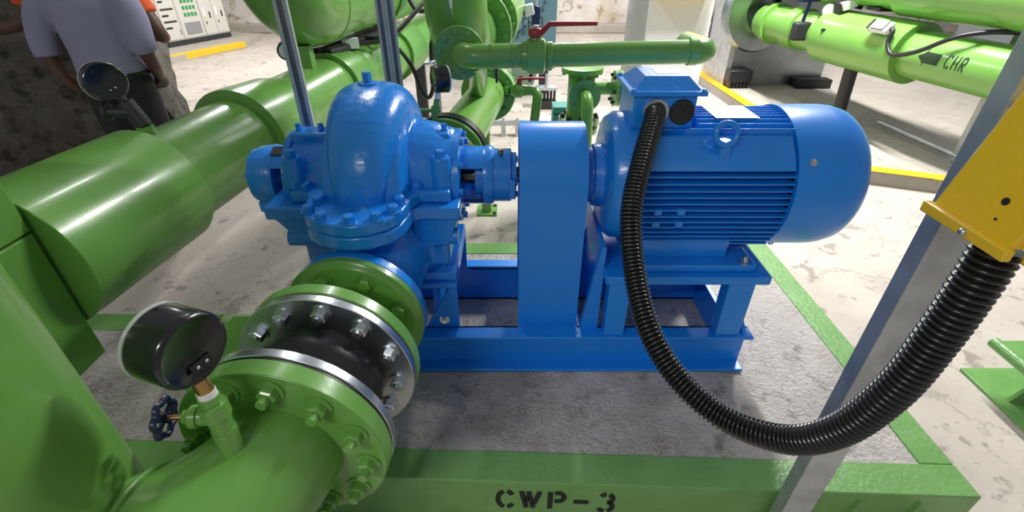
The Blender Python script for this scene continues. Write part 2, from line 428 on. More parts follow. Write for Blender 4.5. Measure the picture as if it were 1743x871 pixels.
# ================================================================== BASE FRAME
PY, PZ = 1.48, 0.862     # shaft line
bf = thing('steel_base_frame', 'blue welded channel base frame carrying pump and motor on the plinth', 'base frame', (0.05, PY, 0.2))
zb, zt = 0.2, 0.366
for (ye, sg) in ((1.235, 1), (1.725, -1)):
    b = MB().box(-0.72, 0.835, ye, ye + sg * 0.062, zt - 0.012, zt) if sg > 0 else MB().box(-0.72, 0.835, ye - 0.062, ye, zt - 0.012, zt)
    y0, y1 = sorted((ye, ye + sg * 0.062)); b.box(-0.72, 0.835, y0, y1, zb, zb + 0.012)
    y0, y1 = sorted((ye + sg * 0.05, ye + sg * 0.062)); b.box(-0.72, 0.835, y0, y1, zb, zt)
    b.build('channel_rail', BLUES, bf, bevel=0.003)
MB().box(-0.72, -0.70, 1.29, 1.67, zb, zt).build('cross_member', BLUES, bf)
MB().box(0.79, 0.805, 1.29, 1.67, zb, zt - 0.03).build('cross_member', BLUES, bf)
MB().box(0.235, 0.25, 1.29, 1.67, zb, zt - 0.012).build('cross_member', BLUES, bf)
# motor table
MB().box(0.30, 0.825, 1.238, 1.725, 0.588, 0.618).build('motor_table', BLUES, bf, bevel=0.003)
for (x0, x1) in ((0.315, 0.385), (0.70, 0.785)):
    for y0, y1 in ((1.245, 1.30), (1.66, 1.715)):
        MB().box(x0, x1, y0, y1, zt, 0.588).build('table_leg', BLUES, bf, bevel=0.003)
MB().prismx([(1.245, zt), (1.30, zt), (1.62, 0.588), (1.56, 0.588)], 0.80, 0.812).build('brace', BLUES, bf)
MB().box(0.385, 0.70, 1.655, 1.667, 0.25, 0.588).build('back_plate', BLUES, bf)
MB().cyl((0.505, 1.654, 0.515), (0.505, 1.6545, 0.515), 0.022).build('hole_plug', WHITEP, bf)
MB().prismy([(0.24, zt), (0.30, zt), (0.2995, 0.70), (0.285, 0.70)], 1.285, 1.309).build('gusset', BLUES, bf)
MB().prismy([(0.24, zt), (0.30, zt), (0.312, 0.66), (0.295, 0.66)], 1.60, 1.625).build('gusset', BLUES, bf)
MB().box(0.285, 0.2995, 1.31, 1.65, zt, 0.70).build('end_plate', BLUES, bf, bevel=0.003)
# pump foot stool
MB().prismx([(1.30, zt), (1.66, zt), (1.60, 0.55), (1.36, 0.55)], -0.275, -0.26).build('pedestal_plate', BLUES, bf)
MB().prismx([(1.30, zt), (1.66, zt), (1.60, 0.55), (1.36, 0.55)], -0.62, -0.605).build('pedestal_plate', BLUES, bf)
MB().box(-0.64, -0.185, 1.29, 1.66, 0.535, 0.552).build('pedestal_top', BLUES, bf, bevel=0.003)
MB().prismy([(-0.30, zt), (-0.185, zt), (-0.185, 0.535), (-0.21, 0.535)], 1.292, 1.304).build('gusset', BLUES, bf)
MB().prismy([(-0.30, zt), (-0.185, zt), (-0.185, 0.535), (-0.21, 0.535)], 1.64, 1.652).build('gusset', BLUES, bf)
hb_s = hexbolt(0.013, 0.012, 0.017, 0.008)
for x, y in ((-0.21, 1.33), (-0.21, 1.62), (-0.60, 1.33)):
    place(hb_s, 'bolt', ZINC, bf, (x, y, 0.552), (0, 0, 1))
place(hb_s, 'bolt', ZINC, bf, (-0.236, 1.292, 0.40), (0, -1, 0.2))

# ================================================================== COUPLING GUARD
cg = thing('coupling_guard', 'blue bent sheet guard arched over the coupling between pump and motor', 'coupling guard', (0.125, PY, zt))
def hood(x0, x1, yh, zc, R, zbot, t):
    b = MB(); out = [(PY - R, zbot)]; n = 20
    pts = [(PY - R, zbot)] + [(PY - R * math.cos(PI * i / n), zc + R * math.sin(PI * i / n)) for i in range(n + 1)] + [(PY + R, zbot)]
    inn = [(PY - R + t, zbot)] + [(PY - (R - t) * math.cos(PI * i / n), zc + (R - t) * math.sin(PI * i / n)) for i in range(n + 1)] + [(PY + R - t, zbot)]
    m = len(pts); v = []; f = []
    for x in (x0, x1):
        v += [(x, y, z) for y, z in pts] + [(x, y, z) for y, z in inn]
    for i in range(m - 1):
        f += [(i, i + 1, 2 * m + i + 1, 2 * m + i), (m + i, 3 * m + i, 3 * m + i + 1, m + i + 1), (i, m + i, m + i + 1, i + 1), (2 * m + i, 2 * m + i + 1, 3 * m + i + 1, 3 * m + i)]
    f += [(0, 2 * m, 3 * m, m), (m - 1, 2 * m - 1, 4 * m - 1, 3 * m - 1)]
    return b.add(v, f)
hood(0.022, 0.228, 0, PZ, 0.172, zt, 0.004).build('hood', BLUES, cg)
MB().box(0.022, 0.228, 1.262, 1.309, zt, zt + 0.004).build('mounting_lip', BLUES, cg)
MB().box(0.022, 0.228, 1.652, 1.70, zt, zt + 0.004).build('mounting_lip', BLUES, cg)
hb_xs = hexbolt(0.008, 0.007, 0.011)
for x in (0.048, 0.198):
    place(hb_xs, 'bolt', BLUE, cg, (x, 1.283, zt + 0.004)); place(hb_xs, 'bolt', BLUE, cg, (x, 1.678, zt + 0.004))

# ================================================================== PUMP
pu = thing('split_case_pump', 'glossy blue horizontal split-case pump with humped volute on blue base frame', 'pump', (-0.43, PY, zt + 0.186))
X = (1, 0, 0)
# upper casing: revolved volute hump and the two suction chambers
up = MB()
up.lathe([(-0.262, 0.10), (-0.26, 0.138), (-0.19, 0.142), (-0.08, 0.15), (0.08, 0.16), (0.15, 0.158), (0.20, 0.152), (0.255, 0.145), (0.262, 0.10)], (-0.43, PY, PZ), X, 64)
vv = []; ff = []; NT, NS = 60, 28
for i in range(NT):
    th = 2 * PI * i / NT                       # 0 = toward the viewer, rising over the top
    k = min(1.0, max(0.0, (math.degrees(th) + 20) / 115)) if th < 1.5 * PI else max(0.0, (math.degrees(th) - 340) / 115)
    k = k * k * (3 - 2 * k) if th < 1.5 * PI else 0.0
    if PI < th < 1.5 * PI: k = 1 - (th - PI) / (0.5 * PI)
    hw = 0.080 + 0.042 * k; ro = 0.284 + 0.010 * k; ri_ = 0.06; rc = (ro + ri_) / 2; rh = (ro - ri_) / 2
    xc = -0.432 + 0.004 * k
    for m_ in range(NS):
        a = 2 * PI * m_ / NS; ca_, sa_ = math.cos(a), math.sin(a)
        e = 0.72
        px_ = hw * math.copysign(abs(ca_) ** e, ca_); pr_ = rc + rh * math.copysign(abs(sa_) ** e, sa_)
        vv.append((xc + px_, PY - pr_ * math.cos(th), PZ + pr_ * math.sin(th)))
for i in range(NT):
    for m_ in range(NS):
        a, b = i * NS + m_, i * NS + (m_ + 1) % NS; c, d = ((i + 1) % NT) * NS + (m_ + 1) % NS, ((i + 1) % NT) * NS + m_
        ff.append((a, d, c, b))
up.add(vv, ff)
up.tube([(-0.33, PY, PZ + 0.03), (-0.27, PY, PZ + 0.02), (-0.20, PY, PZ)], [0.158, 0.154, 0.148], 28)
up.build('volute_casing', BLUE, pu, remesh=0.006, smooth=6)
# split flanges
def plan(z0, z1, dx=0.0, wide=False):
    L = -0.66 - (0.075 if wide else 0); Rr = -0.185 + (0.03 if wide else 0); yfr = 1.292 if not wide else 1.262
    front = [(-0.600, yfr), (-0.588, 1.24), (-0.582, 1.193), (-0.562, 1.148), (-0.52, 1.112), (-0.47, 1.092), (-0.425, 1.086), (-0.38, 1.095), (-0.335, 1.122), (-0.305, 1.165), (-0.296, 1.21), (-0.292, 1.25), (-0.272, yfr)]
    front = [(L, yfr + .0)] + front + [(Rr, yfr)]
    back = [(x, 2 * PY - y) for x, y in reversed(front)]
    return MB().prism(front + back, z0, z1)
plan(PZ - 0.010, PZ + 0.026).build('upper_split_flange', BLUE, pu, bevel=0.006)
plan(PZ - 0.052, PZ - 0.0115, wide=True).build('lower_split_flange', BLUE, pu, bevel=0.006)
# lower casing
lo = MB()
lo.lathe([(-0.25, 0.12), (-0.24, 0.15), (-0.13, 0.17), (-0.11, 0.25), (0, 0.27), (0.11, 0.25), (0.13, 0.17), (0.24, 0.15), (0.25, 0.12)], (-0.43, PY, PZ - 0.03), X, 40)
lo.box(-0.66, -0.20, 1.30, 1.66, 0.62, PZ - 0.05)
lo.prismy([(-0.66, 0.80), (-0.20, 0.80), (-0.22, 0.66), (-0.27, 0.55), (-0.58, 0.55), (-0.63, 0.66)], 1.33, 1.63)
SD = Vector((0.0875, 1, 0)).normalized()            # suction line
def SP(y, z=0.0): return Vector((-0.445 + 0.0875 * (y - 1.08), y, 0.605 + z))
DD = Vector((0.126, 1, 0)).normalized()             # discharge line
def DP(y, z=0.0): return Vector((-0.275 + 0.126 * (y - 1.95), y, 0.745 + z))
lo.tube([SP(1.115), SP(1.2), (-0.40, 1.36, 0.68)], [0.135, 0.14, 0.15], 24)
lo.tube([DP(1.80), DP(1.72), (-0.38, 1.6, 0.74)], [0.11, 0.11, 0.13], 24)
lo.build('lower_casing', BLUE, pu, remesh=0.007, smooth=5)
MB().cyl((-0.30, 1.30, 0.735), (-0.168, 1.30, 0.735), 0.026).build('drain_boss', BLUE, pu)
MB().cyl((-0.69, 1.29, 0.735), (-0.56, 1.29, 0.735), 0.026).build('drain_boss', BLUE, pu)
MB().prismy([(-0.72, PZ - 0.05), (-0.58, PZ - 0.05), (-0.58, 0.70), (-0.655, 0.725)], 1.275, 1.31).build('arm_rib', BLUE, pu, bevel=0.004)
MB().prismy([(-0.30, PZ - 0.05), (-0.165, PZ - 0.05), (-0.19, 0.72), (-0.30, 0.70)], 1.275, 1.31).build('arm_rib', BLUE, pu, bevel=0.004)
MB().box(-0.64, -0.185, 1.31, 1.65, 0.5525, 0.585).build('foot', BLUE, pu, bevel=0.004)
MB().ring(SP(1.075), SD, 0, 0.034, 0.09, 0.197).build('suction_flange', BLUE, pu, bevel=0.003)
MB().ring(DP(1.80), DD, 0, 0.034, 0.08, 0.160).build('discharge_flange', BLUE, pu, bevel=0.003)
hb_m = hexbolt(0.0165, 0.020, 0.022)
hb_m2 = hexbolt(0.0165, 0.022)
for x, y in ((-0.617, 1.315), (-0.548, 1.225), (-0.556, 1.172), (-0.508, 1.128), (-0.43, 1.112), (-0.362, 1.13), (-0.325, 1.172), (-0.318, 1.225), (-0.285, 1.315), (-0.617, 1.66), (-0.55, 1.74), (-0.43, 1.85), (-0.33, 1.77), (-0.285, 1.65), (-0.648, 1.44), (-0.205, 1.60)):
    place(hb_m, 'casing_bolt', BLUE, pu, (x, y, PZ + 0.026), (0, 0, 1), random.random())
for x, y in ((-0.655, 1.352), (-0.213, 1.352)):
    MB().lathe([(0, 0.034), (0.085, 0.030), (0.09, 0.026)], (x, y, PZ + 0.024), (0, 0, 1), 20).build('jack_post', BLUE, pu)
    place(hb_m2, 'casing_bolt', BLUE, pu, (x, y, PZ + 0.112), (0, 0, 1))
# bosses on top with plugs
MB().lathe([(0, 0.030), (0.012, 0.030), (0.014, 0.026)], (-0.43, PY, PZ + 0.283), (0, 0, 1), 16).build('vent_boss', BLUE, pu)
place(hexbolt(0.014, 0.030), 'vent_plug', BLUE, pu, (-0.43, PY, PZ + 0.296))
for x in (-0.625, -0.245):
    MB().box(x - 0.055, x + 0.055, PY - 0.055, PY + 0.025, PZ + 0.12, PZ + 0.157).build('seal_boss', BLUE, pu, bevel=0.008)
    for dx in (-0.035, 0.035):
        place(hexbolt(0.009, 0.022), 'plug', BLUE, pu, (x + dx, PY - 0.02, PZ + 0.157))
# right bearing bracket
MB().lathe([(0, 0.09), (0.0, 0.150), (0.022, 0.150), (0.024, 0.146), (0.024, 0.07)], (-0.186, PY, PZ), X, 40, False).build('seal_cover', BLUE, pu)
bolt_circle(hexbolt(0.011, 0.012), 'cover_bolt', BLUE, pu, (-0.162, PY, PZ), X, 0.132, 10)
MB().lathe([(0, 0.025), (0, 0.094), (0.018, 0.098), (0.032, 0.092), (0.034, 0.086), (0.088, 0.086), (0.09, 0.08), (0.09, 0.03)], (-0.092, PY, PZ), X, 40, False).build('bearing_housing', BLUE, pu)
MB().lathe([(0, 0.03), (0, 0.066), (0.024, 0.066), (0.024, 0.04)], (-0.118, PY, PZ), X, 30, False).build('seal_gland', BLUE, pu)
for a0 in (35, 215):
    MB().lathe([(0, 0.082), (0, 0.094), (0.075, 0.094), (0.075, 0.082), (0, 0.082)], (-0.165, PY, PZ), X, 14, False, math.radians(a0), math.radians(a0 + 95)).build('bracket_arm', BLUE, pu)
MB().lathe([(0, 0.03), (0.0, 0.074), (0.018, 0.074), (0.018, 0.03)], (-0.004, PY, PZ), X, 30, False).build('bearing_cap', BLUE, pu)
for a in (30, 100, 170, 240, 310):
    place(hexbolt(0.011, 0.014), 'cap_bolt', BLUE, pu, (0.005, PY + 0.062 * math.cos(math.radians(a)), PZ + 0.062 * math.sin(math.radians(a))), X)
MB().box(-0.01, 0.012, PY - 0.092, PY - 0.066, PZ - 0.045, PZ + 0.02).build('cap_lug', BLUE, pu, bevel=0.003)
MB().cyl((-0.036, PY - 0.03, PZ + 0.084), (-0.036, PY - 0.03, PZ + 0.10), 0.008).build('grease_nipple', BRASS, pu)
MB().cyl((-0.70, PY, PZ), (0.30, PY, PZ), 0.027).build('shaft', STEELD, pu)
MB().lathe([(0, 0.028), (0, 0.10), (0.085, 0.10), (0.085, 0.028)], (0.06, PY, PZ), X, 30, False).build('coupling', STEELD, pu)
# left bearing
MB().lathe([(0, 0.09), (0.0, 0.146), (-0.020, 0.146), (-0.022, 0.06)], (-0.676, PY, PZ), X, 40, False).build('seal_cover', BLUE, pu)
for a0 in (35, 215):
    MB().lathe([(0, 0.082), (0, 0.096), (-0.06, 0.096), (-0.06, 0.082), (0, 0.082)], (-0.695, PY, PZ), X, 14, False, math.radians(a0), math.radians(a0 + 95)).build('bracket_arm', BLUE, pu)
MB().lathe([(0, 0.03), (0, 0.097), (-0.016, 0.100), (-0.06, 0.094), (-0.064, 0.088), (-0.082, 0.086), (-0.086, 0.08), (-0.086, 0.0)], (-0.752, PY, PZ), X, 40, False).build('bearing_housing', BLUE, pu)
MB().lathe([(0, 0.028), (0, 0.060), (-0.028, 0.064), (-0.028, 0.03)], (-0.700, PY, PZ), X, 30, False).build('seal_gland', BLUE, pu)
MB().lathe([(0, 0.02), (-0.016, 0.018), (-0.024, 0.012), (-0.026, 0)], (-0.838, PY - 0.03, PZ + 0.012), X, 14, False).build('end_boss', BLUE, pu)
MB().box(-0.835, -0.78, PY - 0.062, PY - 0.01, PZ - 0.108, PZ - 0.07).build('housing_foot', BLUE, pu, bevel=0.006)
MB().obox((-0.735, PY - 0.03, PZ + 0.0945), (0.022, 0, 0), (0, 0.018, 0.007), (0, 0.0008, -0.0012)).build('name_plate', DARKM, pu)

# ================================================================== MOTOR
mo = thing('electric_motor', 'blue finned electric motor with rounded fan cowl bolted to the base frame table', 'motor', (0.62, PY, 0.618))
MB().lathe([(0, 0.05), (0.0, 0.088), (0.02, 0.092), (0.024, 0.10), (0.05, 0.105), (0.052, 0.15), (0.062, 0.188), (0.085, 0.204), (0.15, 0.206), (0.152, 0.14)], (0.238, PY, PZ), X, 48, False).build('drive_end_shield', BLUE, mo)
MB().lathe([(0, 0.028), (0.0, 0.07), (-0.006, 0.078), (-0.006, 0.03)], (0.238, PY, PZ), X, 30, False).build('shaft_seal', BLACKR, mo)
bolt_circle(hexbolt(0.008, 0.010), 'shield_bolt', BLUE, mo, (0.286, PY, PZ), (-1, 0, 0), 0.096, 6)
MB().lathe([(0, 0.10), (0.0, 0.184), (0.435, 0.184), (0.435, 0.1)], (0.385, PY, PZ), X, 48).build('stator_frame', BLUE, mo)
for a in (40, 140, 220, 320):
    c, s = math.cos(math.radians(a)), math.sin(math.radians(a))
    MB().obox((0.375, PY + 0.193 * c, PZ + 0.193 * s), (0.022, 0, 0), (0, 0.022 * c, 0.022 * s), (0, -0.018 * s, 0.018 * c)).build('shield_lug', BLUE, mo, bevel=0.006)
    place(hexbolt(0.010, 0.012), 'lug_bolt', BLUE, mo, (0.353, PY + 0.196 * c, PZ + 0.196 * s), (-1, 0, 0))
RF = 0.216
def fin_h(dz, x0, x1, sg):
    r_out = min(math.sqrt(max(RF * RF - dz * dz * 0.75, 0.0)), 0.212)
    r_in = math.sqrt(max(0.18 ** 2 - dz * dz, 0.0)) if abs(dz) < 0.18 else 0.06
    y0, y1 = sorted((PY + sg * r_in, PY + sg * r_out))
    MB().box(x0, x1, y0, y1, PZ + dz - 0.0028, PZ + dz + 0.0028).build('cooling_fin', BLUE, mo, bevel=0.002)
for k in range(13):
    dz = -0.170 + 0.0208 * k
    fin_h(dz, 0.385, 0.822, -1); fin_h(dz, 0.385, 0.822, 1)
for k in range(3):
    fin_h(0.105 + 0.0208 * k, 0.385, 0.822, 1)
for k in range(11):
    dy = -0.115 + 0.023 * k
    zi = math.sqrt(max(0.18 ** 2 - dy * dy, 0)); zo = min(math.sqrt(RF ** 2 - dy * dy * 0.7), 0.212)
    x0 = 0.545 if abs(dy) < 0.11 else 0.5
    MB().box(x0, 0.822, PY + dy - 0.0028, PY + dy + 0.0028, PZ + zi - .004, PZ + zo).build('cooling_fin', BLUE, mo, bevel=0.002)
# smooth side pads
for sg in (-1, 1):
    b = MB(); ya, yb_ = PY + sg * 0.12, PY + sg * 0.212
    b.prismx([(PY + sg * 0.10, PZ + 0.10), (PY + sg * 0.200, PZ + 0.094), (PY + sg * 0.195, PZ + 0.104), (PY + sg * 0.170, PZ + 0.137), (PY + sg * 0.128, PZ + 0.178), (PY + sg * 0.10, PZ + 0.170)], 0.385, 0.815)
    b.build('side_pad', BLUE, mo, bevel=0.005)
for z in (-0.03, -0.072):
    for x in (0.435, 0.505):
        MB().box(x - 0.012, x + 0.012, PY - 0.214, PY - 0.17, PZ + z - 0.010, PZ + z + 0.011).build('fin_web', BLUE, mo, bevel=0.004)
# fan cowl
MB().lathe([(0, 0.205), (0.0, 0.224), (0.14, 0.2245), (0.17, 0.222), (0.205, 0.212), (0.228, 0.193), (0.240, 0.165), (0.243, 0.12), (0.243, 0.0)], (0.818, PY, PZ), X, 64, False).build('fan_cowl', BLUES, mo)
MB().lathe([(0, 0.10), (0, 0.2055), (0.012, 0.2055), (0.012, 0.1)], (0.826, PY, PZ), X, 48, False).build('rear_shield', BLACKR, mo)
for a in (148, 40, 238, 320):
    c, s = math.cos(math.radians(a)), math.sin(math.radians(a))
    place(hexbolt(0.008, 0.006, 0.011), 'cowl_screw', ZINC, mo, (0.858, PY + 0.2242 * c, PZ + 0.2242 * s), (0, c, s))
# feet
for sg in (-1, 1):
    y0, y1 = sorted((PY + sg * 0.10, PY + sg * 0.215))
    MB().box(0.375, 0.78, y0, y1, 0.6185, 0.645).build('foot', BLUE, mo, bevel=0.005)
    y0, y1 = sorted((PY + sg * 0.07, PY + sg * 0.165))
    MB().box(0.40, 0.70, y0, y1, 0.64, 0.72).build('foot_body', BLUE, mo, bevel=0.008)
    for x in (0.40, 0.745):
        place(hexbolt(0.012, 0.014, 0.018, 0.01), 'foot_bolt', ZINC, mo, (x, PY + sg * 0.195, 0.645))
# eye bolts
MB().torus((0.60, PY - 0.168, PZ + 0.195), (0, -1, 0.30), 0.030, 0.009).build('eye_bolt', BLUE, mo)
MB().lathe([(0, 0.029), (0.045, 0.023), (0.06, 0.021)], (0.606, PY - 0.152, PZ + 0.112), (-0.02, -0.18, 1), 18).build('eye_bolt_boss', BLUE, mo)
# terminal box
tb = MB().box(0.348, 0.528, 1.385, 1.575, PZ + 0.185, 1.145).build('terminal_box', BLUE, mo, bevel=0.006)
MB().prismy([(0.365, PZ + 0.15), (0.51, PZ + 0.15), (0.525, PZ + 0.19), (0.35, PZ + 0.19)], 1.39, 1.57).build('terminal_neck', BLUE, mo, bevel=0.01)
lid = MB()
def frust(b, r0, r1, z0, z1):
    v = [(r0[0], r0[2], z0), (r0[1], r0[2], z0), (r0[1], r0[3], z0), (r0[0], r0[3], z0), (r1[0], r1[2], z1), (r1[1], r1[2], z1), (r1[1], r1[3], z1), (r1[0], r1[3], z1)]
    return b.add(v, [(3, 2, 1, 0), (4, 5, 6, 7), (0, 1, 5, 4), (1, 2, 6, 5), (2, 3, 7, 6), (3, 0, 4, 7)])
frust(lid, (0.332, 0.548, 1.37, 1.59), (0.332, 0.548, 1.37, 1.59), 1.145, 1.157)
frust(lid, (0.345, 0.535, 1.385, 1.578), (0.380, 0.505, 1.425, 1.552), 1.157, 1.188)
tl = lid.build('terminal_lid', BLUE, mo, sharp=12)
for x in (0.341, 0.539):
    for y in (1.379, 1.581):
        place(hexbolt(0.007, 0.006, 0.010), 'lid_screw', BLUE, tl, (x, y, 1.157))
MB().box(0.420, 0.482, 1.455, 1.53, 1.1882, 1.1888).build('sticker', STICK, tl)
MB().box(0.60, 0.73, PY - 0.075, PY + 0.055, PZ + 0.2115, PZ + 0.2122).build('sticker', STICK, mo)
MB().lathe([(0, 0.036), (-0.006, 0.036), (-0.008, 0.034), (-0.008, 0)], (0.488, 1.385, 1.098), (0, 1, 0), 28, False).build('blanking_plug', BLACKP, mo)
MB().obox((0.488, 1.3765, 1.098), (0.018, 0, 0.016), (0, 0.001, 0), (-0.003, 0, 0.0035)).build('plug_slot', BLACKR, mo)
MB().ring((0.412, 1.385, 1.100), (0, -1, 0), 0, 0.012, 0.024, 0.036, 28).build('conduit_gland', GALV, mo)

# ================================================================== FLEXIBLE CONDUIT
cp = [(0.412, 1.395, 1.102), (0.406, 1.362, 1.096), (0.388, 1.315, 1.068), (0.354, 1.235, 1.012), (0.320, 1.147, 0.935), (0.310, 1.079, 0.867), (0.316, 0.988, 0.782), (0.339, 0.878, 0.703), (0.399, 0.788, 0.637), (0.483, 0.70, 0.611), (0.556, 0.613, 0.662), (0.591, 0.556, 0.768), (0.612, 0.53, 0.898), (0.625, 0.528, 1.009), (0.632, 0.53, 1.105), (0.637, 0.535, 1.170)]
raw = bez(cp, 30)
acc = [0.0]
for a, b in zip(raw[:-1], raw[1:]): acc.append(acc[-1] + (b - a).length)
step = 0.0105 / 6; path = []; j = 0; s = 0
while s < acc[-1]:
    while j < len(acc) - 2 and acc[j + 1] < s: j += 1
    t = (s - acc[j]) / max(acc[j + 1] - acc[j], 1e-6); path.append(raw[j].lerp(raw[j + 1], t)); s += step
shape = [0.0238, 0.0262, 0.0292, 0.030, 0.0292, 0.0262]
cd = MB().tube(path, [shape[i % 6] for i in range(len(path))], 18)
o = cd.build('flexible_conduit', BLACKG, sharp=80); tag(o, 'black corrugated flexible conduit looping from motor terminal box to yellow enclosure', 'conduit')

# ================================================================== GALVANISED POST AND YELLOW ENCLOSURE
po = thing('strut_post', 'wide galvanised channel post in front of the plinth holding the yellow enclosure', 'post', (0.745, 0.735, 0))
ca, sa = math.cos(math.radians(-18)), math.sin(math.radians(-18))
def loc2(u, v): return (0.742 + u * ca - v * sa, 0.72 + u * sa + v * ca)
def chan(W_, D_, t, z0, z1, lf):
    pts = [(0, 0), (W_, 0), (W_, D_), (W_ - 0.012, D_), (W_ - 0.012, D_ - t), (W_ - t, D_ - t), (W_ - t, t), (t, t), (t, D_ - t), (0.012, D_ - t), (0.012, D_), (0, D_)]
    return MB().prism([lf(*p) for p in pts], z0, z1)
def locp(u, v):
    a = math.radians(-8); u -= 0.033
    return (0.768 + u * math.cos(a) - v * math.sin(a), 0.715 + u * math.sin(a) + v * math.cos(a))
chan(0.070, 0.045, 0.003, 0.006, 2.6, locp).build('channel', GALV, po, bevel=0.004)
MB().box(0.70, 0.82, 0.68, 0.785, 0, 0.006).build('base_plate', GALV, po)

ye = thing('yellow_enclosure', 'yellow steel switch enclosure on the galvanised post at right edge', 'enclosure', (0.70, 0.6, 1.15))
sh = MB()
bx = [(0.570, 1.200), (0.86, 1.200), (0.86, 1.62), (0.665, 1.62), (0.570, 1.205)]
sh.prismy([(0.570, 1.200), (0.86, 1.200), (0.86, 1.70), (0.690, 1.70)], 0.474, 0.596)
sh.build('shell', YEL, ye, bevel=0.004)
MB().box(0.5615, 0.5735, 0.468, 0.602, 1.188, 1.203).build('bottom_lip', YEL, ye, bevel=0.002)
MB().prismy([(0.590, 1.183), (0.87, 1.183), (0.87, 1.66), (0.70, 1.66), (0.640, 1.26), (0.618, 1.25), (0.590, 1.20)], 0.462, 0.4735).build('front_flap', YEL, ye, bevel=0.003)
fn = Vector((-0.9724, 0, 0.2335))
def yface(y, z): return Vector((0.570 + (z - 1.2) * 0.24, y, z))
for (y, z, r) in ((0.517, 1.243, 0.0048), (0.512, 1.222, 0.0018)):
    MB().cyl(yface(y, z) - fn * 0.001, yface(y, z) + fn * 0.0006, r, seg=16).build('hole', BLACKR, ye)
MB().ball((0.561, 0.527, 1.1955), 0.0055, 0.0055, 0.0055, 10, 6).build('screw', ZINC, ye)
MB().box(0.72, 0.79, 0.596, 0.714, 1.30, 1.306).build('bracket', GALV, ye)
MB().ring((0.637, 0.535, 1.20), (0, 0, -1), 0, 0.012, 0.02, 0.036, 24).build('conduit_gland', YEL, ye)
for ch_ in ye.children:
    if ch_.name.split('.')[0] != 'conduit_gland': ch_.location.x += 0.010

# ================================================================== SUCTION SIDE
gbolt = hexbolt(0.0185, 0.020, 0.026); gnut = hexbolt(0.0195, 0.022, 0.027, 0.016)
zbolt = hexbolt(0.0185, 0.020, 0.025, 0.006)
sp = thing('suction_spool', 'green flanged reducer spool bolted to the blue pump suction flange', 'pipe spool', SP(0.98, -0.2))
MB().lathe([(0, 0.09), (0, 0.197), (-0.018, 0.197), (-0.022, 0.190), (-0.030, 0.185), (-0.034, 0.178), (-0.034, 0.09)], SP(1.0735), SD, 56, False).build('flange', GREEN, sp)
MB().lathe([(0, 0.108), (0.02, 0.112), (0.10, 0.125), (0.14, 0.132)], SP(1.04), -SD, 40, False).build('neck', GREEN, sp)
MB().ring(SP(0.885), SD, 0, 0.036, 0.115, 0.222, 56).build('flange', GREEN, sp, bevel=0.003)
bolt_circle(gbolt, 'bolt', GREEN, sp, SP(1.0395), -SD, 0.150, 8, math.radians(22.5))
bolt_circle(hexbolt(0.017, 0.020, 0.0), 'nut', GREEN, sp, SP(0.921), SD, 0.183, 12, 0.2)

ej = thing('expansion_joint', 'black rubber expansion joint with two galvanised ring flanges beside the pump', 'expansion joint', SP(0.79, -0.2))
MB().ring(SP(0.8845), -SD, 0, 0.005, 0.12, 0.219, 56).build('rubber_lip', BLACKR, ej)
MB().ring(SP(0.8792), -SD, 0, 0.022, 0.135, 0.222, 56).build('steel_flange', ZINC, ej, bevel=0.002)
MB().lathe([(0, 0.138), (0.02, 0.140), (0.04, 0.152), (0.062, 0.158), (0.085, 0.156), (0.105, 0.143), (0.135, 0.138), (0.172, 0.138)], SP(0.87), -SD, 48, False).build('rubber_bellows', BLACKR, ej)
MB().ring(SP(0.703), -SD, 0, 0.022, 0.135, 0.222, 56).build('steel_flange', ZINC, ej, bevel=0.002)
MB().ring(SP(0.6805), -SD, 0, 0.006, 0.12, 0.219, 56).build('rubber_lip', BLACKR, ej)
bolt_circle(zbolt, 'bolt', ZINC, ej, SP(0.857), -SD, 0.183, 12, 0.13)
bolt_circle(hexbolt(0.0175, 0.018), 'bolt', ZINC, ej, SP(0.703), SD, 0.183, 12, 0.13)

ri = thing('suction_riser', 'large vertical green riser drum with elbow and bolted flange at lower left', 'pipe', (-0.86, 0.37, 0.2))
MB().ring(SP(0.6740), -SD, 0, 0.042, 0.12, 0.222, 56).build('flange', GREEN, ri, bevel=0.003)
bolt_circle(gnut, 'nut', GREEN, ri, SP(0.6315), -SD, 0.183, 12, 0.13)
e0 = SP(0.69); ep = arc_path(e0, SP(0.40), Vector((-0.95, 0.44, 0.605)), 0.235, 16)
MB().tube(ep, 0.128, 44).build('elbow', GREEN, ri)
DRC = (-0.905, 0.375)
MB().lathe([(0, 0.235), (0.01, 0.262), (1.9, 0.262), (1.92, 0.24)], (DRC[0], DRC[1], 0.32), (0, 0, 1), 64).build('drum', GREEN, ri)
MB().lathe([(0, 0.09), (0.118, 0.09)], (DRC[0], DRC[1], 0.202), (0, 0, 1), 32).build('support_leg', GREEN, ri)
MB().lathe([(0, 0.15), (0.012, 0.15)], (DRC[0], DRC[1], 0.201), (0, 0, 1), 32).build('support_foot', GREEN, ri)
MB().torus((DRC[0] + 0.262, 0.44, 0.605), (1, 0, 0), 0.129, 0.007, 40, 8).build('weld_bead', GREEN, ri)

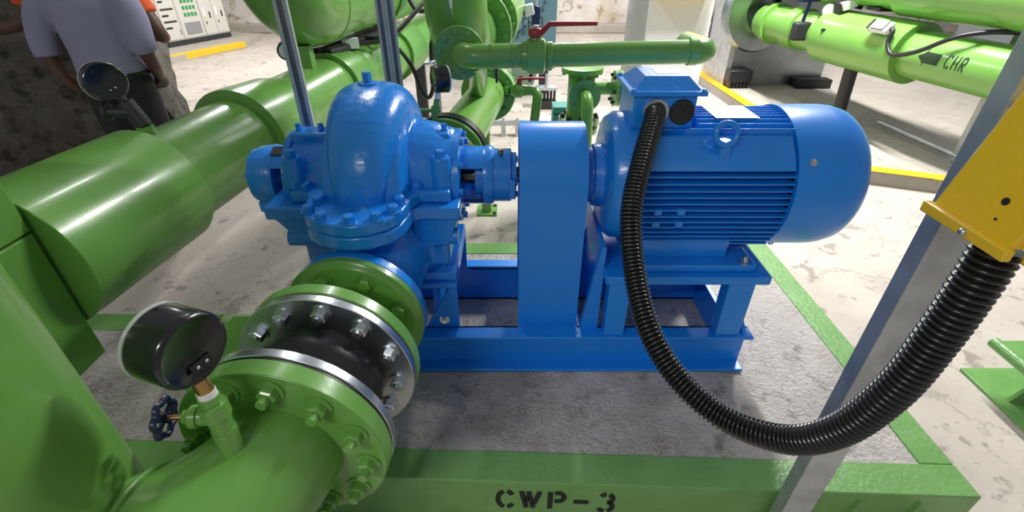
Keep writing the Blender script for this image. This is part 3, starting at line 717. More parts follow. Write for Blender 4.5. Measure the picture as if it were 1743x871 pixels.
# gauge valve on the elbow
GB = Vector((-0.508, 0.545, 0.724)); GT = Vector((-0.522, 0.562, 0.868)); gd = (GT - GB).normalized()
gv = thing('gauge_valve', 'green painted needle valve with dark blue handwheel on suction elbow', 'valve', GB)
MB().cyl(GB - gd * 0.01, GB + gd * 0.055, 0.021, seg=20).build('socket', GREEN, gv)
MB().lathe([(0, 0.026), (0.006, 0.026), (0.008, 0.022)], GB - gd * 0.002, gd, 20).build('weld_bead', GREEN, gv)
MB().lathe([(0, 0.019), (0.03, 0.020), (0.03, 0.024), (0.058, 0.024), (0.058, 0.018), (0.075, 0.018)], GB + gd * 0.055, gd, 12).build('body', GREEN, gv)
vb = GB + gd * 0.085; vd = Vector((-0.9, -0.1, 0.06)).normalized()
MB().lathe([(0, 0.017), (0.03, 0.017), (0.03, 0.021), (0.042, 0.021), (0.042, 0.014), (0.055, 0.012)], vb, vd, 12).build('bonnet', GREEN, gv)
MB().cyl(vb + vd * 0.05, vb + vd * 0.09, 0.005, seg=10).build('spindle', BRASS, gv)
hw = vb + vd * 0.086
wh = MB(); _, u_, w_ = frame(vd)
ringp = []
for i in range(48):
    a = 2 * PI * i / 48; R = 0.031 + 0.003 * math.cos(7 * a)
    ringp.append(hw + (u_ * math.cos(a) + w_ * math.sin(a)) * R)
wh.tube(ringp + [ringp[0]], 0.0055, 8, False)
for k in range(4):
    a = PI / 2 * k + 0.3; wh.cyl(hw, hw + (u_ * math.cos(a) + w_ * math.sin(a)) * 0.031, 0.004, seg=8)
wh.cyl(hw - vd * 0.008, hw + vd * 0.008, 0.009, seg=12)
wh.build('handwheel', NAVY, gv)

def gauge(name, label, stem0, center, axis, R, D, parent_cat='gauge', stemmat=None, simple=False):
    """axis points out of the back of the case"""
    g = thing(name, label, parent_cat, stem0)
    ax_ = Vector(axis).normalized(); c = Vector(center)
    MB().lathe([(-D * 0.5, R * 0.9), (-D * 0.5, R), (D * 0.38, R), (D * 0.46, R * 0.965), (D * 0.5, R * 0.90), (D * 0.47, R * 0.86), (D * 0.46, 0)], c, ax_, 48, False).build('case', BLACKP, g)
    MB().lathe([(-D * 0.5, R * 0.9), (-D * 0.52, R * 1.02), (-D * 0.62, R * 1.02), (-D * 0.64, R * 0.97), (-D * 0.64, R * 0.86)], c, ax_, 48, False).build('bezel', GLASS, g)
    MB().lathe([(-D * 0.60, R * 0.88), (-D * 0.605, 0)], c, ax_, 40, False).build('dial', WHITEP, g)
    _, u, w = frame(ax_)
    p0 = Vector(stem0); d = (c - p0).normalized(); p1 = c - d * (R * 0.96)
    MB().lathe([(0, R * 0.22), ((p1 - p0).length * 0.45, R * 0.22), ((p1 - p0).length, R * 0.25)], p0, p1 - p0, 12).build('stem', BRASS if stemmat is None else stemmat, g)
    q = c + ax_ * (D * 0.462) - (c - p0).normalized() * R * 0.42
    sd = d.cross(ax_).normalized()
    if not simple:
        MB().obox(q, sd * R * 0.30, d * R * 0.13, ax_ * 0.0012).build('label_recess', BLACKR, g)
    for k in (-1, 1):
        MB().ball(q + sd * R * 0.13 * k + ax_ * 0.0015, R * 0.055, seg=10, rings=6).build('screw', ZINC, g)
    return g
gst = GT - gd * 0.005
gauge('pressure_gauge', 'large black pressure gauge seen from behind above the suction elbow', gst, Vector((-0.534, 0.568, 0.960)), Vector((0.93, -0.30, -0.04)), 0.064, 0.066)
MB_white = MB().cyl(GT - gd * 0.022, GT - gd * 0.004, 0.0155, seg=16).build('tape_wrap', WHITEP, gv)

# green pedestal block beside the joint
pb = thing('support_block', 'green painted sloped support block on the plinth left of the expansion joint', 'support', (-0.95, 1.28, 0.2))
MB().prismx([(1.10, 0.2), (1.44, 0.2), (1.44, 0.30), (1.40, 0.33), (1.22, 0.33), (1.10, 0.29)], -1.09, -0.74).build('body', GREEN, pb, bevel=0.006)
MB().prismx([(1.12, 0.331), (1.38, 0.331), (1.38, 0.338), (1.12, 0.338)], -1.04, -0.76).build('cap_plate', GREEN, pb)

# ================================================================== LEFT HEADERS
HD = Vector((0.124, 1, 0)).normalized()
def HP(y, dx=0, z=0.74): return Vector((-1.36 + dx + 0.124 * (y - 1.4), y, z))
def hseg(b, y0, y1, r0, r1=None, z=0.74, dx=0, seg=48):
    return b.cyl(HP(y0, dx, z), HP(y1, dx, z), r0, r1, seg)
lh = thing('insulated_header_pipe', 'long green insulated header pipe with collars running back along the left', 'pipe', HP(2.5, 0, 0))
hseg(MB(), 1.62, 5.6, 0.185).build('pipe', GREEN, lh)
hseg(MB(), 1.13, 1.64, 0.222).build('sleeve', GREEN, lh, bevel=0.003)
MB().lathe([(0, 0.18), (0, 0.226), (0.05, 0.226), (0.30, 0.21), (0.42, 0.187)], HP(2.17), HD, 48, False).build('collar', GREEN, lh)
MB().lathe([(0, 0.18), (0, 0.212), (0.05, 0.212), (0.32, 0.19)], HP(3.10), HD, 48, False).build('collar', GREEN, lh)
MB().lathe([(0, 0.18), (0, 0.215), (0.40, 0.215), (0.48, 0.187)], HP(4.2), HD, 48, False).build('collar', GREEN, lh)
bxm = MB().box(-1.62, -1.275, 0.72, 1.105, 0.43, 0.858).build('cladding_box', GREEN, lh, bevel=0.004)
MB().box(-1.62, -1.275, 0.72, 1.105, 0.8635, 1.12).build('cladding_box', GREEN, lh, bevel=0.004)
MB().cyl((-1.45, 0.92, 0.2), (-1.45, 0.92, 0.43), 0.07).build('support_leg', GREEN, lh)
for y in (2.6, 3.8, 5.0):
    p = HP(y, 0, 0); MB().box(p.x - 0.05, p.x + 0.05, y - 0.04, y + 0.04, 0, 0.56).build('support_leg', DARKM, lh)
for p0, p1 in (((HP(1.705) + Vector((0, 0, .16))), HP(1.705) + Vector((0, 0, 0.215))),):
    MB().cyl(p0, p1, 0.028, seg=20).build('gauge_socket', GREEN, lh)

up2 = thing('upper_header_pipe', 'upper green header pipe with elbow end above the left header', 'pipe', HP(3.2, 0, 0.93))
ux, uz = 0.02, 1.235
pth = arc_path(HP(5.7, ux, uz), HP(2.78, ux, uz), HP(2.78, ux, uz + 1.3), 0.24, 12)
MB().tube(pth, 0.225, 44).build('pipe', GREEN, up2)
MB().lathe([(0, 0.20), (0, 0.245), (0.5, 0.245), (0.56, 0.225)], HP(3.95, ux, uz), HD, 44, False).build('collar', GREEN, up2)
MB().torus(HP(3.06, ux, uz), HD, 0.2255, 0.004, 44, 6).build('seam', GREEN, up2)
p = HP(2.86, ux, 0); MB().box(p.x - 0.042, p.x + 0.042, 2.83, 2.90, 0.905, 1.035).build('spacer_post', GREEN, up2, bevel=0.003)

lgb = HP(1.705) + Vector((0, 0, 0.215))
lg = thing('header_gauge_valve', 'dark grey instrument valve standing on the left header pipe', 'valve', lgb)
gt2 = Vector((lgb.x - 0.035, lgb.y + 0.0, lgb.z + 0.085))
MB().cyl(lgb + Vector((0, 0, 0.0005)), gt2, 0.027, seg=16).build('body', DARKM, lg)
MB().cyl(lgb + Vector((-0.02, -0.01, 0.05)), lgb + Vector((-0.085, -0.02, 0.055)), 0.018, seg=12).build('bonnet', DARKM, lg)
MB().torus(lgb + Vector((-0.095, -0.02, 0.055)), (1, 0.15, 0), 0.027, 0.006, 20, 8).build('handwheel', DARKM, lg)
gauge('pressure_gauge', 'black round gauge on the left header in front of the lavender shirt', gt2 + Vector((-.001, 0, 0.001)), gt2 + Vector((-0.04, 0.0, 0.068)), Vector((0.74, -0.62, 0.10)), 0.064, 0.05, stemmat=DARKM, simple=True)

# small gauge head under upper header
ig = thing('instrument_head', 'small dark instrument head with pale face between the two left headers', 'instrument', HP(2.95, -0.13, 0.93))
c = HP(2.95, -0.12, 1.0)
MB().cyl(c, c + Vector((0.02, -0.06, 0)), 0.05, seg=24).build('body', DARKM, ig)
MB().cyl(c + Vector((0.0201, -0.0603, 0)), c + Vector((0.022, -0.066, 0)), 0.04, seg=24).build('face', STICK, ig)
MB().cyl(c + Vector((0, 0, -0.06)), c + Vector((0, 0, -0.02)), 0.012, seg=10).build('stem', DARKM, ig)

# struts
def strut(name, label, x, y, z0, z1, wd=0.041, double=False, group=None, turn=0):
    t = thing(name, label, 'strut', (x, y, z0), group)
    def lf(u, v):
        a = math.radians(turn); u -= wd / 2
        return (x + u * math.cos(a) - v * math.sin(a), y + u * math.sin(a) + v * math.cos(a))
    def lf2(u, v): return lf(wd - u, -v)
    b = chan(wd, wd, 0.003, z0 + 0.006, z1, lf2).build('channel', GALVS, t)
    if double: chan(wd, wd, 0.003, z0 + 0.006, z1, lambda u, v: lf(2 * wd + 0.001 - u, -v)).build('channel', GALVS, t)
    MB().box(x - 0.06, x + 0.06, y - 0.06, y + 0.06, z0, z0 + 0.006).build('base_plate', GALV, t)
    return t
strut('strut_post', 'galvanised strut rising from behind the left end of the blue pump', -0.735, 1.72, 0, 2.4, turn=15)
strut('strut_post', 'double galvanised strut rising behind the top of the blue volute', -0.60, 2.45, 0, 2.4, double=True, turn=10)
strut('strut_post', 'thin galvanised strut beside the vertical green pipe at top', -0.545, 3.62, 0, 2.6, turn=5)

# cables looping at the headers
def cable(label, pts, r, m=BLACKR, cat='cable'):
    o = MB().tube(bez(pts, 10), r, 10).build('cable', m); return tag(o, label, cat)
cable('black cable draped from upper header down to the struts', [(-0.86, 4.1, 1.42), (-0.78, 4.0, 1.22), (-0.70, 3.95, 1.10), (-0.60, 3.9, 1.13), (-0.58, 3.85, 1.3), (-0.56, 3.8, 1.5)], 0.016)
cable('black cable sagging across the left header behind the double strut', [(-1.25, 3.2, 0.965), (-1.08, 3.4, 0.957), (-0.90, 3.52, 0.955), (-0.78, 3.6, 1.01), (-0.66, 3.7, 1.12), (-0.60, 3.75, 1.17), (-0.50, 3.75, 1.19)], 0.016)
cable('black cable hanging in a deep loop beside the thin strut', [(-1.15, 3.62, 0.97), (-1.0, 3.64, 0.955), (-0.88, 3.60, 0.94), (-0.78, 3.55, 0.90), (-0.70, 3.55, 0.78), (-0.65, 3.55, 0.62), (-0.60, 3.55, 0.575), (-0.565, 3.55, 0.66), (-0.56, 3.55, 0.85), (-0.545, 3.55, 0.95), (-0.49, 3.58, 0.97)], 0.015)
cbn = thing('cable_bundle', 'dark bundle of cables and clamps lying between the two left headers', 'cable', HP(3.3, -0.02, 0.93))
for k in range(3):
    MB().tube(bez([HP(3.12, -0.07 + 0.05 * k, 0.955), HP(3.35, -0.05 + 0.05 * k, 0.948 + 0.015 * (k % 2)), HP(3.7, -0.06 + 0.05 * k, 0.955), HP(4.15, -0.04 + 0.05 * k, 0.95)], 6), 0.024, 10).build('cable_run', BLACKR, cbn)
MB().obox(HP(3.38, 0.06, 0.965), (0.05, 0.02, 0), (-0.01, 0.03, 0), (0, 0, 0.03)).build('clamp', STICK, cbn)
nv = thing('sensor_nipple', 'small steel sensor nipple pointing left from the thin strut', 'sensor', (-0.6, 3.5, 0.8))
MB().cyl((-0.60, 3.5, 0.815), (-0.50, 3.52, 0.825), 0.014, seg=12).build('body', ZINC, nv)
MB().cyl((-0.54, 3.5, 0.76), (-0.54, 3.51, 0.82), 0.012, seg=12).build('drop', ZINC, nv)
MB().cyl((-0.57, 3.5, 0.815), (-0.55, 3.505, 0.82), 0.02, seg=6).build('hex_nut', ZINC, nv)

# ================================================================== DISCHARGE SIDE
gb2 = hexbolt(0.016, 0.018, 0.022)
dj = thing('discharge_joint', 'green flanged discharge joint with black rubber ring behind the pump', 'pipe joint', DP(1.92, -0.2))
MB().ring(DP(1.8355), DD, 0, 0.03, 0.08, 0.160, 48).build('flange', GREEN, dj, bevel=0.003)
MB().lathe([(0, 0.09), (0.06, 0.085)], DP(1.865), DD, 36, False).build('neck', GREEN, dj)
MB().ring(DP(1.925), DD, 0, 0.026, 0.08, 0.165, 48).build('flange', GREEN, dj, bevel=0.003)
MB().lathe([(0, 0.12), (0, 0.172), (0.05, 0.172), (0.05, 0.12)], DP(1.952), DD, 48, False).build('rubber_ring', BLACKR, dj)
bolt_circle(gb2, 'bolt', GREEN, dj, DP(1.925), -DD, 0.138, 10, 0.2)
bolt_circle(hexbolt(0.009, 0.012), 'rod_cap', WHITEP, dj, DP(2.0025), DD, 0.158, 8, 0.1)
ds = thing('discharge_spool', 'straight green discharge pipe running back from the rubber ring to a flange', 'pipe', DP(2.5, -0.2))
MB().cyl(DP(2.003), DP(3.0), 0.108, seg=40).build('pipe', GREEN_LIT, ds)
MB().ring(DP(2.97), DD, 0, 0.035, 0.10, 0.165, 48).build('flange', GREEN_LIT, ds, bevel=0.003)
MB().ring(DP(3.0075), DD, 0, 0.02, 0.1, 0.163, 48).build('white_gasket', WHITEP, ds)
MB().ring(DP(3.03), DD, 0, 0.05, 0.05, 0.165, 48).build('flange', GREEN, ds, bevel=0.003)
bolt_circle(gb2, 'bolt', GREEN, ds, DP(2.97), -DD, 0.135, 10, 0.1)
for b in letters('CH', 0.05, 0.2, lambda a, b, l: (DP(2.83 - b).x + 0.108 * math.sin(0.75 + a * 6) * 1.006, 2.83 - b + 0.0, 0.745 + 0.109 * math.cos(0.75 + a * 6))): b.build('stencil_letter', INKG, ds)
# gauge and needle valve on discharge flange
dg0 = Vector((-0.315, 1.93, 0.915))
dv = thing('gauge_valve', 'small green needle valve with black knob on the discharge flange', 'valve', dg0 - Vector((0, 0, .006)))
MB().lathe([(0, 0.014), (0.02, 0.014), (0.02, 0.018), (0.045, 0.018), (0.045, 0.012), (0.075, 0.012)], dg0, (0.25, 0, 1), 12).build('body', GREEN, dv)
MB().cyl(dg0 + Vector((-0.005, 0, 0.03)), dg0 + Vector((-0.075, 0, 0.03)), 0.008, seg=10).build('spindle', GREEN, dv)
MB().torus(dg0 + Vector((-0.08, 0, 0.03)), (1, 0, 0), 0.022, 0.006, 20, 8).build('handwheel', BLACKP, dv)
gauge('pressure_gauge', 'small black pressure gauge with white dial turned sideways behind the volute', dg0 + Vector((0.019, 0, 0.078)), dg0 + Vector((0.035, 0.0, 0.150)), Vector((-0.86, -0.42, 0.05)), 0.05, 0.05, stemmat=WHITEP, simple=True)

# vertical pipe and valves beyond
vp = thing('vertical_riser_pipe', 'large green vertical pipe turning back through an elbow at top centre', 'pipe', (-0.25, 2.4, 0.95))
pth = arc_path((-0.255, 2.42, 2.6), (-0.255, 2.42, 1.13), (-0.12, 3.3, 1.13), 0.19, 12)
MB().tube(pth, 0.143, 40).build('pipe', GREEN, vp)
d_ = Vector((0.15, 0.98, 0)).normalized(); q_ = Vector((-0.215, 2.68, 1.13))
MB().ring(q_, d_, 0, 0.03, 0.13, 0.215, 44).build('flange', GREEN, vp, bevel=0.003)
bolt_circle(gb2, 'bolt', GREEN, vp, q_, -d_, 0.183, 12, 0.1)
for k in range(2):
    MB().ring(q_ + d_ * (0.42 + 0.045 * k), d_, 0, 0.036, 0.10, 0.185, 44).build('flange', GREEN_LIT, vp, bevel=0.003)
bolt_circle(gb2, 'bolt', GREEN, vp, q_ + d_ * 0.501, d_, 0.16, 12, 0.1)
bolt_circle(gb2, 'bolt', GREEN, vp, q_ + d_ * 0.42, -d_, 0.16, 12, 0.1)
MB().tube([q_ + d_ * 0.5, q_ + d_ * 0.9, q_ + d_ * 1.1 + Vector((0, 0, .03))], [0.15, 0.15, 0.14], 32).build('valve_body', GREEN, vp)
MB().prismy([(-0.262, 1.275), (-0.256, 1.275), (-0.250, 1.235), (-0.253, 1.275), (-0.246, 1.33), (-0.268, 1.33)], 2.2705, 2.2755).build('paint_drip', WHITEP, vp)

# bypass line: blind flange, elbow, ball valve and long pipe
by = thing('bypass_pipe', 'horizontal green pipe with bolted flange and elbow passing behind the motor', 'pipe', (0.2, 2.05, 0.95))
ZB = 1.128
MB().ring((-0.215, 2.095, ZB), (0, 1, 0), 0, 0.022, 0.03, 0.104, 44).build('flange', GREEN, by, bevel=0.002)
MB().cyl((-0.215, 2.118, ZB), (-0.24, 2.30, ZB), 0.07, seg=28).build('nozzle', GREEN, by)
bolt_circle(hexbolt(0.0125, 0.012), 'bolt', GREEN, by, (-0.215, 2.095, ZB), (0, -1, 0), 0.083, 10, 0.15)
MB().tube(arc_path((-0.205, 2.10, ZB), (-0.205, 2.03, ZB), (0.06, 2.045, ZB + 0.002), 0.062, 10), 0.0475, 28).build('elbow', GREEN, by)
MB().cyl((-0.085, 2.037, ZB), (-0.08, 2.037, ZB), 0.051, seg=28).build('weld_bead', GREEN, by)
MB().cyl((0.0, 2.041, ZB), (0.006, 2.041, ZB), 0.051, seg=28).build('weld_bead', GREEN, by)
MB().cyl((0.16, 2.05, ZB + 0.003), (0.735, 2.05, ZB + 0.016), 0.045, seg=28).build('long_pipe', GREEN, by)
MB().tube([(0.70, 2.05, ZB + 0.016), (0.703, 2.05, ZB + 0.016), (0.735, 2.05, ZB + 0.0165)], [0.046, 0.052, 0.052], 28).build('end_collar', GREEN, by)
MB().tube(arc_path((0.72, 2.05, ZB + 0.016), (0.775, 2.05, ZB + 0.016), (0.79, 2.35, ZB + 0.0), 0.052, 10), 0.0485, 28).build('end_elbow', GREEN, by)
MB().tube([(-0.15, 2.06, ZB - 0.03), (-0.15, 2.2, ZB - 0.08), (-0.165, 2.45, ZB - 0.19), (-0.19, 2.62, ZB - 0.30)], [0.03, 0.04, 0.045, 0.045], 20).build('drain_neck', GREEN, by)
MB().cyl((-0.10, 2.06, ZB - 0.075), (-0.065, 2.06, ZB - 0.075), 0.008, seg=8).build('drain_spindle', GREEN, by)
MB().box(-0.068, -0.058, 2.045, 2.075, ZB - 0.105, ZB - 0.05).build('drain_knob', BLACKP, by, bevel=0.003)
bv = thing('ball_valve', 'green ball valve with long red lever handle in the horizontal pipe', 'valve', (0.10, 2.046, ZB - 0.06))
MB().lathe([(0, 0.05), (0.0, 0.056), (0.018, 0.058), (0.022, 0.066), (0.085, 0.066), (0.092, 0.06), (0.096, 0.05), (0.10, 0.055), (0.118, 0.055), (0.12, 0.05)], (0.04, 2.0445, ZB), X, 24, False).build('body', GREEN, bv)
MB().lathe([(0, 0.026), (0.016, 0.022), (0.018, 0.012)], (0.092, 2.046, ZB + 0.055), (0, 0, 1), 16).build('stem_boss', GREEN, bv)
lv = MB(); lv.lathe([(0, 0.020), (0.004, 0.028), (0.02, 0.030), (0.034, 0.022)], (0.092, 2.046, ZB + 0.069), (0, 0, 1), 20)
lv.prismy([(0.10, ZB + 0.072), (0.122, ZB + 0.080), (0.150, ZB + 0.109), (0.33, ZB + 0.112), (0.33, ZB + 0.126), (0.145, ZB + 0.126), (0.112, ZB + 0.100), (0.10, ZB + 0.094)], 2.032, 2.060)
lv.build('lever', RED, bv, bevel=0.003)
place(hexbolt(0.012, 0.010), 'lever_nut', ZINC, bv, (0.092, 2.046, ZB + 0.103))

# strainer standing behind the guard
sx, sy = 0.405, 2.9
st = thing('basket_strainer', 'upright green flanged strainer body behind coupling guard below the horizontal pipe', 'strainer', (sx, sy, 0))
MB().cyl((sx, sy, 0.25), (sx, sy, 0.89), 0.078, seg=32).build('body', GREEN, st)
MB().lathe([(0, 0.05), (0, 0.12), (0.025, 0.12), (0.027, 0.10)], (sx, sy, 0.89), (0, 0, 1), 36).build('top_flange', GREEN, st)
MB().lathe([(0, 0.05), (0, 0.122), (0.028, 0.122), (0.028, 0.05)], (sx, sy, 0.60), (0, 0, 1), 36, False).build('mid_flange', GREEN, st)
MB().lathe([(0, 0.05), (0, 0.118), (0.028, 0.118), (0.028, 0.05)], (sx, sy, 0.545), (0, 0, 1), 36, False).build('mid_flange', GREEN, st)
MB().ring((sx, sy, 0.575), (0, 0, 1), 0, 0.024, 0.06, 0.10, 30).build('gasket', INKG, st)
bolt_circle(hexbolt(0.014, 0.022, 0.018), 'bolt', DARKM, st, (sx, sy, 0.628), (0, 0, 1), 0.100, 8)
bolt_circle(hexbolt(0.012, 0.018), 'bolt', GREEN, st, (sx, sy, 0.89), (0, 0, -1), 0.104, 8)
MB().lathe([(0, 0.13), (0.03, 0.13), (0.03, 0.078), (0.25, 0.078)], (sx, sy, 0.0), (0, 0, 1), 30).build('base', GREEN, st)
MB().ring((sx + 0.01, sy - 0.078, 0.775), (0, -1, 0), 0, 0.025, 0.02, 0.092, 36).build('side_flange', GREEN, st)
MB().cyl((sx + .01, sy - 0.078, 0.775), (sx + .01, sy, 0.775), 0.05, seg=24).build('side_nozzle', GREEN, st)
bolt_circle(hexbolt(0.010, 0.012), 'bolt', GREEN, st, (sx + 0.01, sy - 0.1035, 0.775), (0, -1, 0), 0.072, 4, PI / 4)
MB().cyl((sx, sy, 0.795), (sx + 0.27, sy, 0.795), 0.036, seg=22).build('outlet_stub', GREEN, st)
for k in range(2):
    MB().ring((sx + 0.19 + 0.026 * k, sy, 0.795), X, 0, 0.022, 0.03, 0.10, 36).build('side_flange', GREEN, st)
bolt_circle(hexbolt(0.010, 0.016), 'bolt', DARKM, st, (sx + 0.19, sy, 0.795), (-1, 0, 0), 0.08, 6)
dr = thing('drain_pipe', 'curved green drain pipe dropping down in front of the strainer', 'pipe', (0.44, 2.6, 0.0))
MB().tube(arc_path((sx + 0.012, sy - 0.1045, 0.782), (sx + 0.014, 2.70, 0.782), (sx + 0.04, 2.66, 0.0), 0.06, 8), 0.034, 20).build('pipe', GREEN, dr)
MB().cyl((sx + 0.035, 2.665, 0.48), (sx + 0.035, 2.665, 0.486), 0.037, seg=20).build('weld_bead', GREEN, dr)
sdp = thing('small_drain_line', 'short green drain line with elbow and dark union on the floor side', 'pipe', (0.13, 2.8, 0.0))
MB().tube(arc_path((0.09, 2.93, 0.775), (0.155, 2.92, 0.775), (0.10, 2.78, 0.33), 0.035, 8), 0.028, 20).build('pipe', GREEN, sdp)
MB().lathe([(0, 0.036), (0.0, 0.044), (0.03, 0.048), (0.03, 0.04), (0.06, 0.04), (0.06, 0.03)], (0.098, 2.775, 0.30), (0.02, 0.05, 1), 12).build('union', INKG, sdp)
MB().cyl((0.098, 2.775, 0.0), (0.098, 2.775, 0.31), 0.026, seg=16).build('lower_pipe', GREEN, sdp)
sv = thing('small_ball_valve', 'small green ball valve with short red lever above the floor drain line', 'valve', (0.04, 2.93, 0.74))
MB().lathe([(0, 0.03), (0.03, 0.034), (0.035, 0.042), (0.07, 0.042), (0.075, 0.033), (0.10, 0.03)], (-0.012, 2.93, 0.775), X, 16).build('body', GREEN, sv)
MB().cyl((0.042, 2.93, 0.81), (0.042, 2.93, 0.835), 0.016, seg=12).build('stem', RED, sv)
MB().prismy([(0.03, 0.833), (0.08, 0.838), (0.19, 0.842), (0.19, 0.85), (0.07, 0.85), (0.03, 0.846)], 2.918, 2.942).build('lever', RED, sv)
MB().tube([(-0.012, 2.93, 0.775), (-0.06, 2.95, 0.775), (-0.10, 3.0, 0.775)], 0.026, 14).build('inlet_stub', GREEN, sv)

# isolator mount, rods and strut rack on the floor
sr = thing('floor_strut_rack', 'low galvanised strut rail lying across the floor beyond the pump', 'strut rail', (0.2, 4.4, 0))
MB().box(-0.30, 1.0, 4.38, 4.42, 0.10, 0.141).build('rail', GALV, sr)
for x in (-0.08, 0.05, 0.55):
    MB().box(x - 0.02, x + 0.02, 4.36, 4.44, 0.0, 0.10).build('foot', GALV, sr)
    place(hexbolt(0.014, 0.02), 'bolt', ZINC, sr, (x, 4.40, 0.141))
fs = thing('floor_strut_rack', 'galvanised bar near the floor between guard and motor', 'strut rail', (0.5, 2.4, 0))
MB().box(0.10, 0.75, 2.40, 2.44, 0.02, 0.061).build('rail', GALV, fs)
for x in (0.12, 0.7): MB().box(x - 0.03, x + 0.03, 2.38, 2.46, 0, 0.02).build('foot', GALV, fs)
sm = thing('spring_mount', 'black spring isolator mount of the teal chiller near the red lever', 'isolator', (0.37, 5.3, 0))
MB().box(0.26, 0.48, 5.25, 5.4, 0.0, 0.08).build('base', DARKM, sm)
for k in range(6):
    MB().cyl((0.28 + 0.036 * k, 5.32, 0.08), (0.28 + 0.036 * k, 5.32, 0.20), 0.014, seg=12).build('spring', DARKM, sm)
MB().box(0.26, 0.48, 5.25, 5.4, 0.20, 0.225).build('top_plate', GALV, sm)
MB().cyl((0.37, 5.32, 0.225), (0.37, 5.32, 0.36), 0.015).build('adjuster_bolt', ZINC, sm)
tr = thing('teal_rubber_pad', 'stack of teal rubber pads on the floor beside the green strainer', 'pad', (0.40, 3.55, 0))
for k in range(3): MB().box(0.30, 0.46, 3.5, 3.66, 0.36 + 0.055 * k, 0.405 + 0.055 * k).build('pad', TEALB, tr)
MB().box(0.31, 0.45, 3.51, 3.65, 0, 0.36).build('stand', DARKM, tr)
cl = thing('floor_clamp', 'small steel pipe clamp with split pin peeking above the guard', 'clamp', (0.19, 2.7, 0))
MB().box(0.15, 0.23, 2.68, 2.72, 0.0, 0.47).build('stand', GALV, cl)
MB().box(0.13, 0.25, 2.67, 2.73, 0.47, 0.50).build('saddle', DARKM, cl)
MB().torus((0.19, 2.70, 0.535), (0, 1, 0), 0.012, 0.003, 14, 6).build('split_pin', ZINC, cl)
MB().cyl((0.19, 2.7, 0.50), (0.19, 2.7, 0.523), 0.004, seg=8).build('pin_shank', ZINC, cl)
gf = thing('green_foot_plate', 'small green bolted foot plate on the floor behind the pump bearing', 'foot plate', (-0.17, 2.88, 0))
MB().box(-0.23, -0.10, 2.80, 2.95, 0, 0.012).build('plate', GREEN, gf)
MB().cyl((-0.168, 2.86, 0.012), (-0.168, 2.86, 0.638), 0.035, seg=20).build('pipe_leg', GREEN, gf)
for x, y in ((-0.115, 2.82), (-0.115, 2.93)): place(hexbolt(0.012, 0.01), 'bolt', DARKM, gf, (x, y, 0.012))

# ================================================================== CHILLER WITH CH-3
ch = thing('chiller_end', 'teal grey chiller end plate with bolted ring stencilled CH-3', 'chiller', (0.1, 6.4, 0))
MB().box(-0.55, 0.50, 5.95, 6.05, 0.28, 2.0).build('tube_sheet', TEAL, ch, bevel=0.006)
MB().cyl((-0.15, 6.05, 1.15), (-0.15, 8.0, 1.15), 0.55, seg=48).build('shell', TEAL, ch)
MB().cyl((-0.15, 5.88, 1.15), (-0.15, 5.949, 1.15), 0.50, seg=48).build('end_cover', TEAL, ch)
bolt_circle(hexbolt(0.018, 0.022), 'bolt', TEAL, ch, (-0.15, 5.949, 1.15), (0, -1, 0), 0.555, 44)
for x in (-0.45, 0.33): MB().box(x, x + 0.1, 5.95, 6.2, 0.0, 0.28).build('foot', DARKM, ch)
for b in letters('CH-3', 0.115, 0.17, lambda a, b, l: (0.115 + a * 0.56, 5.878 - l, 0.725 + b)): b.build('stencil_letter', INK, ch)
nb = thing('actuator_box', 'navy blue actuator box hanging in front of the teal chiller plate', 'actuator', (0.2, 5.0, 0.85))
MB().box(0.185, 0.262, 4.95, 5.05, 0.865, 1.03).build('body', NAVY, nb, bevel=0.008)
MB().cyl((0.225, 5.0, 1.03), (0.225, 5.0, 1.6), 0.012).build('rod', GALV, nb)
MB().cyl((0.11, 5.0, 0.96), (0.185, 5.0, 0.96), 0.02).build('arm', DARKM, nb)
wt = thing('white_tag_box', 'small white tagged switch box beside the green flange at top centre', 'switch', (0.1, 3.72, 1.0))
MB().obox((0.118, 3.72, 1.125), (0.032, 0, 0.008), (0, 0.03, 0), (-0.008, 0, 0.034)).build('body', STICK, wt, bevel=0.006)
MB().cyl((0.04, 3.72, 1.12), (0.10, 3.72, 1.11), 0.02).build('gland', DARKM, wt)
wt2 = thing('white_tag_box', 'white perforated bracket plate below the bypass ball valve', 'bracket', (0.05, 3.15, 0.7))
MB().obox((0.075, 3.15, 0.83), (0.075, 0, -0.02), (0, 0.01, 0), (0.018, 0, 0.055)).build('plate', STICK, wt2)
for k in (-1, 1): MB().cyl((0.065 + 0.012 * k, 3.135, 0.83 + 0.05 * k * .6), (0.065 + 0.012 * k, 3.1395, 0.83 + 0.05 * k * .6), 0.012).build('hole', BLACKR, wt2)
MB().box(-0.06, 0.02, 3.06, 3.16, 0.80, 0.815).build('arm', GALV, wt2)
MB().obox((0.12, 3.15, 0.83), (0.008, 0, -0.004), (0, 0.02, 0), (0.01, 0, 0.05)).build('strap', DARKM, wt2)

